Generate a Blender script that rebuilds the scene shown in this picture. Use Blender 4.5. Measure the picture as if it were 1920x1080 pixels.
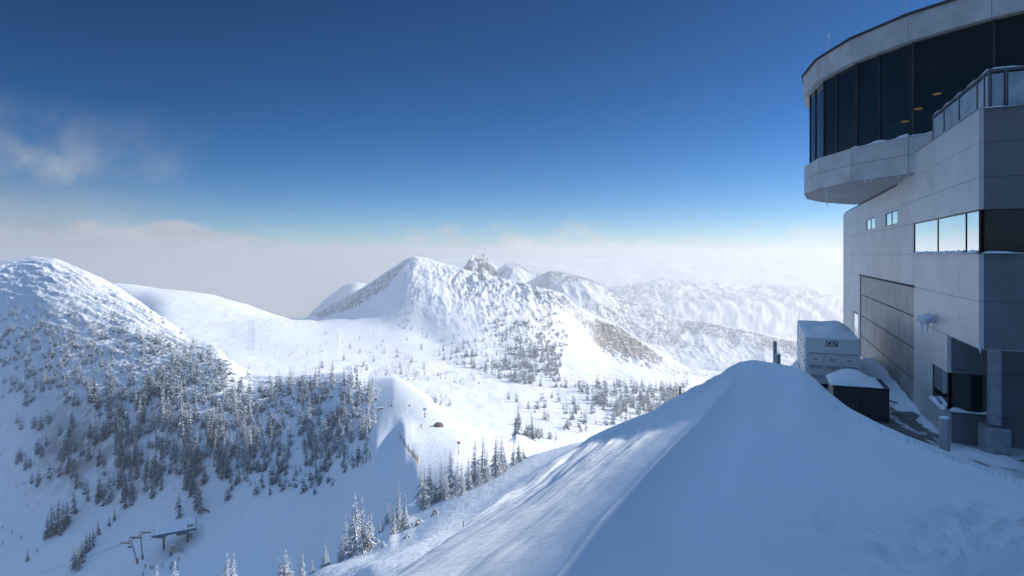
import bpy, bmesh, math, random
import numpy as np
from mathutils import Vector
R = math.radians
random.seed(7); rng = np.random.default_rng(7)
sc = bpy.context.scene
for o in list(bpy.data.objects): bpy.data.objects.remove(o)
# ---------------------------------------------------------------- camera, sky, sun, exposure
F, CX, HY = 1100.0, 960.0, 478.0          # focal length, centre column and horizon row of the photograph
cam = bpy.data.cameras.new('camera'); co = bpy.data.objects.new('camera', cam); sc.collection.objects.link(co)
cam.sensor_width = 36; cam.lens = F/1920*36; cam.shift_y = -(540-HY)/1920
cam.clip_start = .1; cam.clip_end = 90000
co.location = (0, 0, 0); co.rotation_euler = (R(90), 0, 0); sc.camera = co
SUN_AZ, SUN_EL = 80.0, 25.0               # azimuth clockwise from the view direction
w = bpy.data.worlds.new('World'); sc.world = w; w.use_nodes = True
nt = w.node_tree; nt.nodes.clear()
def N(nt, t, **kw):
    n = nt.nodes.new(t)
    for k, v in kw.items():
        if k.startswith('i_'):
            n.inputs[int(k[2:]) if k[2:].isdigit() else k[2:].replace('_', ' ')].default_value = v
        else: setattr(n, k, v)
    return n
def L(nt, a, ao, b, bi): nt.links.new(a.outputs[ao], b.inputs[bi])
def M(nt, op, a, b=None, c=None, clamp=False):
    n = nt.nodes.new('ShaderNodeMath'); n.operation = op; n.use_clamp = clamp
    for i, x in enumerate((a, b, c)):
        if x is None: continue
        if isinstance(x, (int, float)): n.inputs[i].default_value = x
        else: nt.links.new(x, n.inputs[i])
    return n.outputs[0]
def ramp(nt, x, a, b, lo=0., hi=1.):
    n = nt.nodes.new('ShaderNodeMapRange'); n.interpolation_type = 'SMOOTHSTEP'
    n.inputs[1].default_value = a; n.inputs[2].default_value = b; n.inputs[3].default_value = lo; n.inputs[4].default_value = hi
    nt.links.new(x, n.inputs[0]); return n.outputs[0]
sky = N(nt, 'ShaderNodeTexSky', sky_type='NISHITA', sun_disc=False, sun_elevation=R(SUN_EL), sun_rotation=R(SUN_AZ),
        altitude=2600, air_density=1.0, dust_density=.05, ozone_density=5.)
tc = N(nt, 'ShaderNodeTexCoord'); sep = N(nt, 'ShaderNodeSeparateXYZ'); L(nt, tc, 'Generated', sep, 0)
X, Y, Z = sep.outputs
az = M(nt, 'ARCTAN2', X, Y); el = M(nt, 'ARCSINE', Z)
def wnoise(sx, sz, detail, off=0.):
    cb = N(nt, 'ShaderNodeCombineXYZ')
    nt.links.new(M(nt, 'MULTIPLY', az, sx), cb.inputs[0]); nt.links.new(M(nt, 'MULTIPLY', el, sz), cb.inputs[1]); cb.inputs[2].default_value = off
    n = N(nt, 'ShaderNodeTexNoise', i_Scale=1., i_Detail=detail, i_Roughness=.58, i_Distortion=.35); L(nt, cb, 0, n, 'Vector'); return n.outputs[0]
# bank of cloud lying behind the mountains, its soft top just above the horizon
n1 = wnoise(7, 14, 6, 3.1)
top = M(nt, 'MULTIPLY_ADD', M(nt, 'SUBTRACT', n1, .5), .19, .024)
lift = ramp(nt, az, -.05, -.45, 0., .008)
edge = M(nt, 'SUBTRACT', M(nt, 'ADD', top, lift), el)
bank = ramp(nt, edge, -.014, .016)
bank = M(nt, 'MULTIPLY', bank, ramp(nt, az, .42, -.05, .35, 1.))
low = ramp(nt, el, .004, -.03)
bank = M(nt, 'MAXIMUM', bank, low)
# thin wind-blown wisps on the left
n2 = wnoise(9, 11, 7, 8.7); n3 = wnoise(3.2, 5, 4, 1.3)
wis = ramp(nt, M(nt, 'MULTIPLY_ADD', n2, .6, M(nt, 'MULTIPLY', n3, .5)), .46, .80)
wis = M(nt, 'MULTIPLY', wis, ramp(nt, az, -.44, -.66)); wis = M(nt, 'MULTIPLY', wis, ramp(nt, el, .235, .10))
veil = M(nt, 'MULTIPLY', ramp(nt, el, .15, .0, 0., .75), ramp(nt, az, -.42, -.72))
plume = M(nt, 'MULTIPLY', ramp(nt, M(nt, 'ADD', wnoise(26, 20, 6, 5.), M(nt, 'MULTIPLY', el, -2.2)), .44, .60), M(nt, 'MULTIPLY', ramp(nt, az, .12, .25), ramp(nt, az, .40, .30)))
plume = M(nt, 'MULTIPLY', plume, ramp(nt, el, .058, .02, 0., .8))
cl = M(nt, 'MAXIMUM', M(nt, 'MAXIMUM', bank, M(nt, 'MAXIMUM', M(nt, 'MULTIPLY', wis, .85), veil)), plume)
ccol = N(nt, 'ShaderNodeMixRGB'); nt.links.new(ramp(nt, az, -.65, .35), ccol.inputs[0])
ccol.inputs[1].default_value = (4.2, 4.6, 5.2, 1); ccol.inputs[2].default_value = (7.2, 7.5, 7.8, 1)
cn_ = N(nt, 'ShaderNodeVectorMath', operation='SCALE'); L(nt, ccol, 0, cn_, 0); nt.links.new(ramp(nt, wnoise(11, 26, 6, 21.), .3, .7, .78, 1.12), cn_.inputs['Scale'])
mix = N(nt, 'ShaderNodeMixRGB'); nt.links.new(cl, mix.inputs[0]); hs = N(nt, 'ShaderNodeHueSaturation'); hs.inputs['Saturation'].default_value = 1.2; gm = N(nt, 'ShaderNodeGamma'); gm.inputs[1].default_value = 1.25; L(nt, sky, 0, gm, 0); L(nt, gm, 0, hs, 'Color'); gn = N(nt, 'ShaderNodeVectorMath', operation='SCALE'); L(nt, hs, 0, gn, 0)
# the sky is deepest a right angle from the sun, ahead and to the left
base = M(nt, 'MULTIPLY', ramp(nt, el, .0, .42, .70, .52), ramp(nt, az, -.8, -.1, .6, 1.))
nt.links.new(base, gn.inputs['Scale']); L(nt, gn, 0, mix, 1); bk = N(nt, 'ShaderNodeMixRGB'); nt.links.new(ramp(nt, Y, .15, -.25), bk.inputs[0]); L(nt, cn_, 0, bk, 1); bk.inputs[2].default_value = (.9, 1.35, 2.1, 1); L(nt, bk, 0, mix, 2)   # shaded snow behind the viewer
bg = N(nt, 'ShaderNodeBackground', i_Strength=.088); ov = N(nt, 'ShaderNodeMixRGB'); nt.links.new(M(nt, 'MULTIPLY', ramp(nt, el, .42, .82, 0, .85), ramp(nt, X, .5, -.3, .62, 1.)), ov.inputs[0]); L(nt, mix, 0, ov, 1); ov.inputs[2].default_value = (2.35, 4.5, 8.3, 1)   # added bright overhead, out of view, to lift the shaded snow
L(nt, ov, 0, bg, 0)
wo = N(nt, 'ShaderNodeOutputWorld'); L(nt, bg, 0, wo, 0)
sl = bpy.data.lights.new('sun', 'SUN'); sl.energy = 5.0; sl.angle = R(.6); sl.color = (1, .95, .86)
so = bpy.data.objects.new('sun', sl); sc.collection.objects.link(so)
sdir = Vector((math.sin(R(SUN_AZ))*math.cos(R(SUN_EL)), math.cos(R(SUN_AZ))*math.cos(R(SUN_EL)), math.sin(R(SUN_EL))))
so.rotation_euler = sdir.to_track_quat('Z', 'Y').to_euler(); so.location = (60, 20, 60)
sc.view_settings.view_transform = 'Standard'; sc.view_settings.look = 'None'
sc.view_settings.exposure = 0.2; sc.view_settings.gamma = 1
sc.cycles.max_bounces = 6; sc.cycles.diffuse_bounces = 3; sc.cycles.volume_bounces = 3; sc.cycles.transparent_max_bounces = 12
# ---------------------------------------------------------------- helpers
C = sc.collection
def tag(o, label=None, cat=None, group=None, kind=None):
    for k, v in (('label', label), ('category', cat), ('group', group), ('kind', kind)):
        if v: o[k] = v
    return o
def empty(name, loc=(0, 0, 0), rz=0):
    o = bpy.data.objects.new(name, None); C.objects.link(o); o.location = loc; o.rotation_euler.z = rz; o.empty_display_size = .5; return o
def npmesh(name, V, Fq, mat, smooth=False):
    """V (n,3); Fq: a list of (m,k) index arrays"""
    me = bpy.data.meshes.new(name); V = np.asarray(V, np.float32)
    me.vertices.add(len(V)); me.vertices.foreach_set('co', V.ravel())
    if not isinstance(Fq, (list, tuple)): Fq = [Fq]
    Fq = [np.asarray(f, np.int32) for f in Fq if len(f)]
    nl = sum(f.size for f in Fq); nf = sum(len(f) for f in Fq)
    me.loops.add(nl); me.polygons.add(nf)
    me.loops.foreach_set('vertex_index', np.concatenate([f.ravel() for f in Fq]))
    tot = np.concatenate([np.full(len(f), f.shape[1], np.int32) for f in Fq]); st = np.concatenate([[0], np.cumsum(tot)[:-1]]).astype(np.int32)
    me.polygons.foreach_set('loop_start', st)
    if smooth: me.polygons.foreach_set('use_smooth', np.ones(nf, bool))
    me.update(calc_edges=True); me.materials.append(mat); return me
def attr(me, name, vals):
    a = me.attributes.new(name, 'FLOAT', 'POINT'); a.data.foreach_set('value', np.asarray(vals, np.float32).ravel())
def link(name, me, parent=None, loc=None):
    o = bpy.data.objects.new(name, me); C.objects.link(o)
    if parent: o.parent = parent
    if loc is not None: o.location = loc
    return o
class MB:
    """collects boxes, prisms and tubes; build() links them as one mesh object"""
    def __init__(s): s.v = []; s.f = []
    def add(s, vs, fs):
        n = len(s.v); s.v += [tuple(p) for p in vs]; s.f += [tuple(i+n for i in f) for f in fs]; return s
    def hexa(s, p):   # p: 4 lower + 4 upper points, counter-clockwise
        return s.add(p, [(3, 2, 1, 0), (4, 5, 6, 7), (0, 1, 5, 4), (1, 2, 6, 5), (2, 3, 7, 6), (3, 0, 4, 7)])
    def box(s, x0, x1, y0, y1, z0, z1):
        return s.hexa([(x0, y0, z0), (x1, y0, z0), (x1, y1, z0), (x0, y1, z0), (x0, y0, z1), (x1, y0, z1), (x1, y1, z1), (x0, y1, z1)])
    def tube(s, a, b, r0, r1=None, n=8, cap=True):
        a = Vector(a); b = Vector(b); r1 = r0 if r1 is None else r1
        q = (b-a).to_track_quat('Z', 'Y'); vs = []
        for p, r in ((a, r0), (b, r1)):
            for k in range(n):
                t = 2*math.pi*k/n; vs.append(p+q@Vector((r*math.cos(t), r*math.sin(t), 0)))
        fs = [(k, (k+1) % n, n+(k+1) % n, n+k) for k in range(n)]
        if cap: fs += [tuple(range(n-1, -1, -1)), tuple(range(n, 2*n))]
        return s.add(vs, fs)
    def prism(s, pts, z0, z1):   # pts: counter-clockwise outline (x, y)
        n = len(pts); vs = [(x, y, z0) for x, y in pts]+[(x, y, z1) for x, y in pts]
        return s.add(vs, [(k, (k+1) % n, n+(k+1) % n, n+k) for k in range(n)]+[tuple(range(n-1, -1, -1)), tuple(range(n, 2*n))])
    def blob(s, c, r, sz=(1, 1, 1), sub=1, jit=.2):
        bm = bmesh.new(); bmesh.ops.create_icosphere(bm, subdivisions=sub, radius=1)
        vs = [(c[0]+v.co.x*r*sz[0]*(1+random.uniform(-jit, jit)), c[1]+v.co.y*r*sz[1]*(1+random.uniform(-jit, jit)), c[2]+v.co.z*r*sz[2]*(1+random.uniform(-jit, jit))) for v in bm.verts]
        fs = [tuple(v.index for v in f.verts) for f in bm.faces]; bm.free(); return s.add(vs, fs)
    def build(s, name, mat, parent=None, xf=None, smooth=False, bevel=0):
        me = bpy.data.meshes.new(name); vs = [xf(*p) for p in s.v] if xf else s.v
        me.from_pydata([tuple(p) for p in vs], [], s.f); me.materials.append(mat)
        if smooth: me.polygons.foreach_set('use_smooth', np.ones(len(s.f), bool))
        me.update(); o = link(name, me, parent)
        if bevel:
            m = o.modifiers.new('bevel', 'BEVEL'); m.width = bevel; m.segments = 2; m.limit_method = 'ANGLE'
        return o
# vectorised gradient noise
_p = rng.permutation(4096); _g = rng.normal(size=(4096, 2)); _g /= np.linalg.norm(_g, axis=1)[:, None]
def pn(x, y):
    xi = np.floor(x).astype(np.int64); yi = np.floor(y).astype(np.int64); xf = x-xi; yf = y-yi
    def g(a, b):
        h = _p[(_p[(xi+a) & 4095]+(yi+b)*7) & 4095]; return _g[h, 0]*(xf-a)+_g[h, 1]*(yf-b)
    u = xf*xf*xf*(xf*(xf*6-15)+10); v = yf*yf*yf*(yf*(yf*6-15)+10)
    a = g(0, 0); b = g(1, 0); c = g(0, 1); d = g(1, 1)
    return 1.5*((a*(1-u)+b*u)*(1-v)+(c*(1-u)+d*u)*v)
def fbm(x, y, o=5, gain=.5, ridged=False):
    r = np.zeros_like(x); a = 1.
    for k in range(o):
        n = pn(x*2**k+17.3*k, y*2**k-9.1*k); r += a*((1-2*np.abs(n)) if ridged else n); a *= gain
    return r
def sstep(x, a, b):
    t = np.clip((x-a)/(b-a), 0, 1); return t*t*(3-2*t)
# ---------------------------------------------------------------- materials
def mat(name, col, rough=.6, metal=0., noise=0., nscale=1., bump=0., bscale=10., spec=.5):
    m = bpy.data.materials.new(name); m.use_nodes = True; t = m.node_tree; b = t.nodes['Principled BSDF']
    b.inputs['Roughness'].default_value = rough; b.inputs['Metallic'].default_value = metal; b.inputs['Specular IOR Level'].default_value = spec
    b.inputs['Base Color'].default_value = (*col, 1)
    g = N(t, 'ShaderNodeTexCoord')
    if noise:
        n = N(t, 'ShaderNodeTexNoise', i_Scale=nscale, i_Detail=6., i_Roughness=.65); L(t, g, 'Object', n, 'Vector')
        mx = N(t, 'ShaderNodeMixRGB', blend_type='MULTIPLY', i_0=1.); mx.inputs[1].default_value = (*col, 1)
        r_ = ramp(t, n.outputs[0], .3, .7, 1-noise, 1+noise*.5); cb = N(t, 'ShaderNodeCombineColor')
        for i in range(3): t.links.new(r_, cb.inputs[i])
        L(t, cb, 0, mx, 2); L(t, mx, 0, b, 'Base Color')
    if bump:
        n = N(t, 'ShaderNodeTexNoise', i_Scale=bscale, i_Detail=5.); L(t, g, 'Object', n, 'Vector')
        bp = N(t, 'ShaderNodeBump', i_Strength=1., i_Distance=bump); L(t, n, 0, bp, 'Height'); L(t, bp, 0, b, 'Normal')
    return m
SNOW = (.86, .885, .925)
def snow_terrain():
    m = bpy.data.materials.new('terrain_snow'); m.use_nodes = True; t = m.node_tree; b = t.nodes['Principled BSDF']
    b.inputs['Roughness'].default_value = .75; b.inputs['Specular IOR Level'].default_value = .25
    g = N(t, 'ShaderNodeTexCoord'); ge = N(t, 'ShaderNodeNewGeometry'); sp = N(t, 'ShaderNodeSeparateXYZ'); L(t, ge, 'Normal', sp, 0)
    ar = N(t, 'ShaderNodeAttribute', attribute_name='rock'); ab = N(t, 'ShaderNodeAttribute', attribute_name='scrub')
    n1 = N(t, 'ShaderNodeTexNoise', i_Scale=.05, i_Detail=9., i_Roughness=.72); L(t, g, 'Object', n1, 'Vector')
    n2 = N(t, 'ShaderNodeTexNoise', i_Scale=.22, i_Detail=6., i_Roughness=.7); L(t, g, 'Object', n2, 'Vector')
    mp = N(t, 'ShaderNodeMapping'); mp.inputs['Scale'].default_value = (1, 1, .35); L(t, g, 'Object', mp, 'Vector')
    n4 = N(t, 'ShaderNodeTexNoise', i_Scale=.09, i_Detail=8., i_Roughness=.75); L(t, mp, 0, n4, 'Vector')
    # rock shows where it is steep and rough
    st = M(t, 'ADD', M(t, 'MULTIPLY', sp.outputs[2], -1.), M(t, 'MULTIPLY', n4.outputs[0], 1.15))
    rk = M(t, 'MULTIPLY', ramp(t, st, -.13, .03), ar.outputs['Fac'])
    # brush and stones poking through the snow
    sc_ = M(t, 'MULTIPLY', ramp(t, M(t, 'MULTIPLY_ADD', n2.outputs[0], .7, M(t, 'MULTIPLY', n1.outputs[0], .45)), .63, .72), ab.outputs['Fac'])
    fac = M(t, 'MAXIMUM', rk, M(t, 'MULTIPLY', sc_, .8))
    rc = N(t, 'ShaderNodeMixRGB'); L(t, n2, 0, rc, 0); rc.inputs[1].default_value = (.13, .115, .10, 1); rc.inputs[2].default_value = (.30, .26, .235, 1)
    mx = N(t, 'ShaderNodeMixRGB'); t.links.new(fac, mx.inputs[0]); mx.inputs[1].default_value = (*SNOW, 1); L(t, rc, 0, mx, 2); L(t, mx, 0, b, 'Base Color')
    n3 = N(t, 'ShaderNodeTexNoise', i_Scale=.6, i_Detail=5., i_Roughness=.6); L(t, g, 'Object', n3, 'Vector')
    hh = M(t, 'MULTIPLY_ADD', n3.outputs[0], .25, M(t, 'MULTIPLY', n2.outputs[0], M(t, 'MULTIPLY_ADD', ar.outputs['Fac'], 4., .5)))
    bp = N(t, 'ShaderNodeBump', i_Strength=.8, i_Distance=1.); t.links.new(hh, bp.inputs['Height']); L(t, bp, 0, b, 'Normal')
    return m
def snow_drift_mat():
    m = bpy.data.materials.new('drift_snow'); m.use_nodes = True; t = m.node_tree; b = t.nodes['Principled BSDF']
    b.inputs['Base Color'].default_value = (*SNOW, 1); b.inputs['Roughness'].default_value = .6; b.inputs['Specular IOR Level'].default_value = .3
    g = N(t, 'ShaderNodeTexCoord')
    mp = N(t, 'ShaderNodeMapping'); mp.inputs['Rotation'].default_value = (0, 0, R(-60)); mp.inputs['Scale'].default_value = (.35, 5., 1.); L(t, g, 'Object', mp, 'Vector')
    n1 = N(t, 'ShaderNodeTexNoise', i_Scale=1.6, i_Detail=6., i_Roughness=.6, i_Distortion=.4); L(t, mp, 0, n1, 'Vector')
    n2 = N(t, 'ShaderNodeTexNoise', i_Scale=38., i_Detail=5., i_Roughness=.75); L(t, g, 'Object', n2, 'Vector')
    at = N(t, 'ShaderNodeAttribute', attribute_name='streak')
    h = M(t, 'MULTIPLY_ADD', n1.outputs[0], M(t, 'MULTIPLY_ADD', at.outputs['Fac'], .09, .002), M(t, 'MULTIPLY', n2.outputs[0], .013))
    bp = N(t, 'ShaderNodeBump', i_Strength=1., i_Distance=1.); t.links.new(h, bp.inputs['Height']); L(t, bp, 0, b, 'Normal')
    return m
def foliage(name, dark, frost):
    m = bpy.data.materials.new(name); m.use_nodes = True; t = m.node_tree; b = t.nodes['Principled BSDF']
    b.inputs['Roughness'].default_value = .85; b.inputs['Specular IOR Level'].default_value = .15
    a = N(t, 'ShaderNodeAttribute', attribute_name='frost'); g = N(t, 'ShaderNodeTexCoord')
    n = N(t, 'ShaderNodeTexNoise', i_Scale=3.5, i_Detail=4., i_Roughness=.7); L(t, g, 'Object', n, 'Vector')
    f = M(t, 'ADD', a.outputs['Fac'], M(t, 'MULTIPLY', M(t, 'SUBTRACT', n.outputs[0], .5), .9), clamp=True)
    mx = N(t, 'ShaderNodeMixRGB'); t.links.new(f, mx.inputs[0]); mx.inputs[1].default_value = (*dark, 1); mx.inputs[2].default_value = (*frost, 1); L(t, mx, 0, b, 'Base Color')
    return m
M_TER = snow_terrain(); M_DRIFT = snow_drift_mat()
M_SNOW = mat('snow', SNOW, .7, bump=.02, bscale=4., spec=.25)
M_FROST = foliage('frosted_needles', (.045, .06, .065), (.74, .79, .86))
M_GREEN = foliage('needles', (.03, .045, .045), (.5, .56, .62))
M_BARK = mat('bark', (.16, .13, .11), .9, noise=.4, nscale=4.)
# ---------------------------------------------------------------- terrain: lofted through ridge and valley lines
def gridpx():
    return np.concatenate([np.arange(-760, -20, 12.), np.arange(-20, 1640, 1.25), np.arange(1640, 2720, 12.)])
PX = gridpx()
def zl(d, z): return (d, z)
def line(pts, sg=3.2):
    """pts: px -> ('p', d, row) or ('z', d, z); returns d, z along PX"""
    xs = np.array([p[0] for p in pts], float)
    d = np.array([p[2] for p in pts], float)
    z = np.array([(HY-p[3])/F*p[2] if p[1] == 'p' else p[3] for p in pts], float)
    ld = np.interp(PX, xs, np.log(d)); row = np.interp(PX, xs, z/d)
    dd = np.exp(ld)
    k = np.exp(-.5*(np.arange(-36, 37)/sg)**2); k /= k.sum()
    def sm(a): return np.convolve(np.pad(a, 36, 'edge'), k, 'valid')
    return sm(dd), sm(row)*sm(dd)
def ln(s, sg=3.2):
    out = []
    for it in s.split():
        a, b = it.split(':'); kind = 'p' if b[0] != 'z' else 'z'; b = b.lstrip('z'); d, v = b.split(',')
        out.append((float(a), kind, float(d), float(v)))
    return line(out, sg)
# 'px:d,row' is a point seen at that row; 'px:zd,height' one given by its height
LINES = [
 ln('-700:z5,-9 1000:z5,-9 1350:z5,-8 2700:z5,-8', 8),
 ln('-700:z30,-24 600:z30,-19 1000:z30,-15 1200:z30,-12 1400:z30,-9 1600:z30,-7 2700:z30,-7', 8),
 ln('-700:z60,-44 300:z56,-38 600:z56,-33 700:60,1058 868:80,993 1000:120,890 1085:150,838 1200:z150,-48 1400:z110,-30 1500:z70,-12 1600:z55,-7.2 2700:z55,-7.2', 10),
 ln('-700:z66,-50 300:z62,-43 600:z64,-35.3 700:64,1052 766:74,1024 867:96,966 960:122,905 1085:156,836 1200:z155,-50 1400:z115,-32 1500:z75,-14 1600:z60,-7.3 2700:z60,-7.3', 10),
 ln('-700:z100,-78 0:z105,-72 300:z105,-63 420:z110,-63 520:z118,-66 580:z124,-68 640:130,1048 700:136,1000 760:143,952 850:156,905 950:168,870 1000:172,852 1090:180,828 1200:z190,-60 1400:z200,-60 1600:z120,-30 2700:z120,-30', 4),
 ln('-700:z300,-180 0:z300,-165 100:z290,-158 300:z262,-140 400:z255,-138 500:z240,-134 560:z228,-125 600:z215,-114 650:z205,-101 700:z195,-89 732:z190,-84 746:z190,-77 780:z198,-73 850:z203,-71 950:z205,-74 1090:z225,-87 1200:z260,-105 1400:z280,-115 1600:z250,-100 2700:z250,-100', 2.6),
 ln('-700:z420,-190 0:z360,-168 100:z345,-158 200:z320,-148 300:z298,-138 400:z290,-131 500:z285,-123 600:z280,-113 650:z262,-98 690:z240,-87 702:z236,-79.5 738:z235,-79 748:z235,-77.5 756:z235,-74 800:z230,-74 860:z225,-73.5 950:z235,-78 1000:z250,-88 1090:z300,-120 1200:z330,-140 2700:z330,-150', 2.6),
 ln('-700:z650,-100 0:500,680 100:460,700 200:430,720 300:395,750 400:360,785 500:345,795 600:335,790 650:320,790 690:300,785 705:300,776 750:290,771 800:270,790 860:250,816 950:248,837 1090:z310,-121 1200:z345,-143 2700:z350,-155', 12),
 ln('-700:900,470 -200:800,500 0:760,491 60:750,483 100:735,485 150:700,503 200:660,528 230:635,545 300:580,592 350:530,630 410:470,657 440:450,686 470:440,701 520:420,711 600:395,708 650:380,705 690:372,713 740:355,712 760:345,720 800:310,752 830:295,772 860:280,793 900:268,812 950:262,830 980:265,838 1090:z320,-124 1200:z360,-147 1400:z370,-165 2700:z370,-170', 3.2),
 ln('-700:z1300,-350 100:z1300,-280 215:z1100,-220 300:z900,-190 400:z750,-165 500:z650,-152 600:z620,-147 700:z600,-152 800:z600,-170 900:z600,-180 1000:z600,-190 1090:z600,-200 1200:z620,-215 1400:z700,-260 1600:z800,-300 2700:z800,-300', 12),
 ln('-700:z1400,-300 150:z1400,-240 300:z1100,-152 400:z1050,-160 500:z950,-165 600:z900,-170 700:z880,-180 800:z860,-185 900:z880,-195 1000:z900,-205 1100:z920,-215 1200:z950,-225 1300:z1000,-245 1400:z1050,-280 1600:z1200,-330 2700:z1200,-330', 12),
 ln('-700:z1450,-300 150:z1450,-200 300:z1350,-120 400:z1350,-135 500:z1350,-150 600:z1350,-165 700:z1300,-165 760:z1250,-165 800:z1200,-175 850:z1100,-180 900:z1080,-185 1000:z1100,-195 1100:z1150,-215 1200:z1250,-245 1300:z1400,-290 1400:z1500,-330 2700:z1600,-380', 12),
 ln('-700:z1500,-250 150:z1490,-140 215:1500,540 300:1520,543 350:1530,549 400:1550,557 450:1560,570 500:1600,588 540:1650,599 580:1650,600 620:1610,594 650:1600,589 680:1580,580 715:1560,566 748:1560,541 780:1570,527 820:1530,537 860:1480,556 900:1440,562 1000:1450,572 1060:1480,590 1100:1550,625 1135:1620,668 1180:1640,676 1250:1680,693 1300:1700,702 1400:z1750,-370 2700:z1800,-420', 14),
 ln('-700:z1600,-220 100:z1600,-110 215:1600,531 250:1620,533 300:1640,541 350:1650,546 400:1680,552 450:1680,568 500:1720,585 540:1760,597 575:1800,599 590:1810,588 600:1820,578 640:1830,560 680:1850,540 720:1860,512 760:1870,487 778:1880,480 800:1880,484 830:1850,495 870:1800,507 920:1760,519 960:1720,527 1000:1690,537 1040:1660,548 1060:1660,556 1080:1670,574 1120:1680,595 1160:1700,612 1200:1720,640 1240:1750,665 1290:1800,692 1400:z1900,-390 2700:z2000,-450', 2.2),
 ln('-700:z2150,-600 500:z2150,-560 800:z2250,-420 1100:z2150,-440 1300:z2200,-470 2700:z2300,-500', 12),
]
NL = len(LINES)
segrows = [10, 16, 20, 14, 50, 50, 80, 100, 14, 50, 60, 80, 120, 14]; assert len(segrows) == NL-1
def loft(LN, rows):
    D = np.array([l[0] for l in LN]); Zt = np.array([l[1] for l in LN]); K = len(LN)
    for k in range(1, K): D[k] = np.maximum(D[k], D[k-1]*1.005)
    lg = np.log(D); h = np.diff(lg, axis=0); dl = np.diff(Zt, axis=0)/h
    m = np.zeros_like(Zt); m[0] = dl[0]; m[-1] = dl[-1]
    same = dl[:-1]*dl[1:] > 0; w1 = 2*h[1:]+h[:-1]; w2 = h[1:]+2*h[:-1]
    with np.errstate(divide='ignore', invalid='ignore'): hm = (w1+w2)/(w1/dl[:-1]+w2/dl[1:])
    m[1:-1] = np.where(same, hm, 0)
    oD, oZ, oT = [], [], []
    for k in range(K-1):
        n = rows[k]
        for i in range(n+(k == K-2)):
            t = i/n; t2 = t*t; t3 = t2*t
            oD.append(np.exp(lg[k]+t*h[k]))
            oZ.append((2*t3-3*t2+1)*Zt[k]+(t3-2*t2+t)*h[k]*m[k]+(-2*t3+3*t2)*Zt[k+1]+(t3-t2)*h[k]*m[k+1]); oT.append(k+t)
    return np.array(oD), np.array(oZ), np.array(oT)
def gridfaces(nr, nc):
    i = np.arange(nr*nc).reshape(nr, nc); return np.stack([i[:-1, :-1], i[:-1, 1:], i[1:, 1:], i[1:, :-1]], -1).reshape(-1, 4)
D, Zg, T = loft(LINES, segrows); T = np.where(T <= 2, T, np.where(T < 4, 2+(T-2)/2, T-1))
Xg = (PX-CX)/F*D; P2 = np.broadcast_to(PX, D.shape); T2 = np.broadcast_to(T[:, None], D.shape); ROW = HY-Zg/D*F
# how rough each stretch of ground is
g_hill = sstep(T2, 4.6, 5.6)*sstep(-T2, -7.6, -6.9)*sstep(-P2, -715, -680)
g_sad = sstep(T2, 4.2, 5.)*sstep(-T2, -7.6, -7.)*sstep(P2, 690, 710)
g_basin = sstep(T2, 7.3, 8.2)*sstep(-T2, -10.5, -9.8)
g_peak = sstep(T2, 10., 11.)
smooth_run = np.exp(-(((P2-790-(ROW-640)*.55)/38)**2+((ROW-640)/55)**2))*sstep(T2, 9, 10)      # groomed run on the peak's flank
smooth_run += np.exp(-(((P2-620)/130)**2+((ROW-640)/40)**2))*sstep(T2, 8, 9.)
rough = .25+g_hill*.5-g_sad*.2+g_basin*.3+g_peak*.25-np.clip(smooth_run, 0, 1)*.6
rough = np.clip(rough*(.35+.65*sstep(P2, 300, 620)+.65*sstep(-T2, -8, -7.)), .05, 1.3)
n_a = fbm(Xg/110, D/110, 4); n_b = fbm(Xg/26+5, D/26, 5, .55); n_r = fbm(Xg/42+D/300+3, D/230+9, 5, .55, True)
sc_d = np.clip(D/900, .06, 2.2)
dz = rough*sc_d*(4.5*n_a+1.7*n_b)
shld = sstep(T2, 10.7, 11.5)*sstep(-T2, -12.4, -12.)*sstep(P2, 790, 900)*sstep(-P2, -1120, -1070)
dz += shld*7*(fbm(Xg/34+D/200, D/110+3, 6, .6, True)-.65)
cliff = np.exp(-((P2-1175)/62)**4)*sstep(T2, 10.6, 11.1)*sstep(-T2, -12.5, -11.9)
dz += cliff*8*(fbm(Xg/22, (D+Zg)/60, 5, .6, True)-.6)
dz += g_peak*sstep(P2, 700, 800)*2.4*n_r*(1-np.clip(smooth_run, 0, 1))
# wind-carved ribs on the hill's crest and face
wr = fbm((Xg*.5+D*.86)/9, (Xg*.86-D*.5)/70, 4, .5, True)
dz += g_hill*sstep(-ROW, -830, -660)*1.9*wr*np.clip(D/600, .3, 1.2)
keep = np.clip(np.minimum.reduce([np.abs(T2-k)*4 for k in (3, 7, 12)]), .45, 1)     # crests keep their outline
near = sstep(D, 60, 200)
Zg = Zg+dz*keep*near+(1-near)*.10*fbm(Xg/5, D/9, 4)*sstep(D, 20, 50)
# the dip between fence and track, in the saddle
ROW = HY-Zg/D*F
VT = np.stack([Xg, D, Zg], -1)
me = npmesh('mountain_terrain', VT.reshape(-1, 3), gridfaces(*D.shape), M_TER, True)
rock = cliff*1.+.75*shld+g_peak*sstep(P2, 1080, 1140)*.55+.35*g_peak*sstep(P2, 720, 800)*sstep(-ROW, -620, -540)
rock += g_hill*.35*sstep(-P2, -480, -400)*sstep(P2, 20, 120)
crest = np.exp(-((T2-7.12)/.10)**2)*sstep(P2, 230, 290)*sstep(-P2, -500, -440); rock += crest*.9
rock += .5*np.exp(-(((P2-130)/45)**2+((ROW-850)/40)**2))+.5*np.exp(-(((P2-200)/50)**2+((ROW-800)/35)**2))
attr(me, 'rock', np.clip(rock, 0, 1))
scrub = g_hill*.75+g_peak*.9*sstep(P2, 640, 760)*(1-np.clip(smooth_run, 0, 1))+g_basin*.5*sstep(fbm(Xg/120, D/120, 3), -.1, .4)+crest
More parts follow.
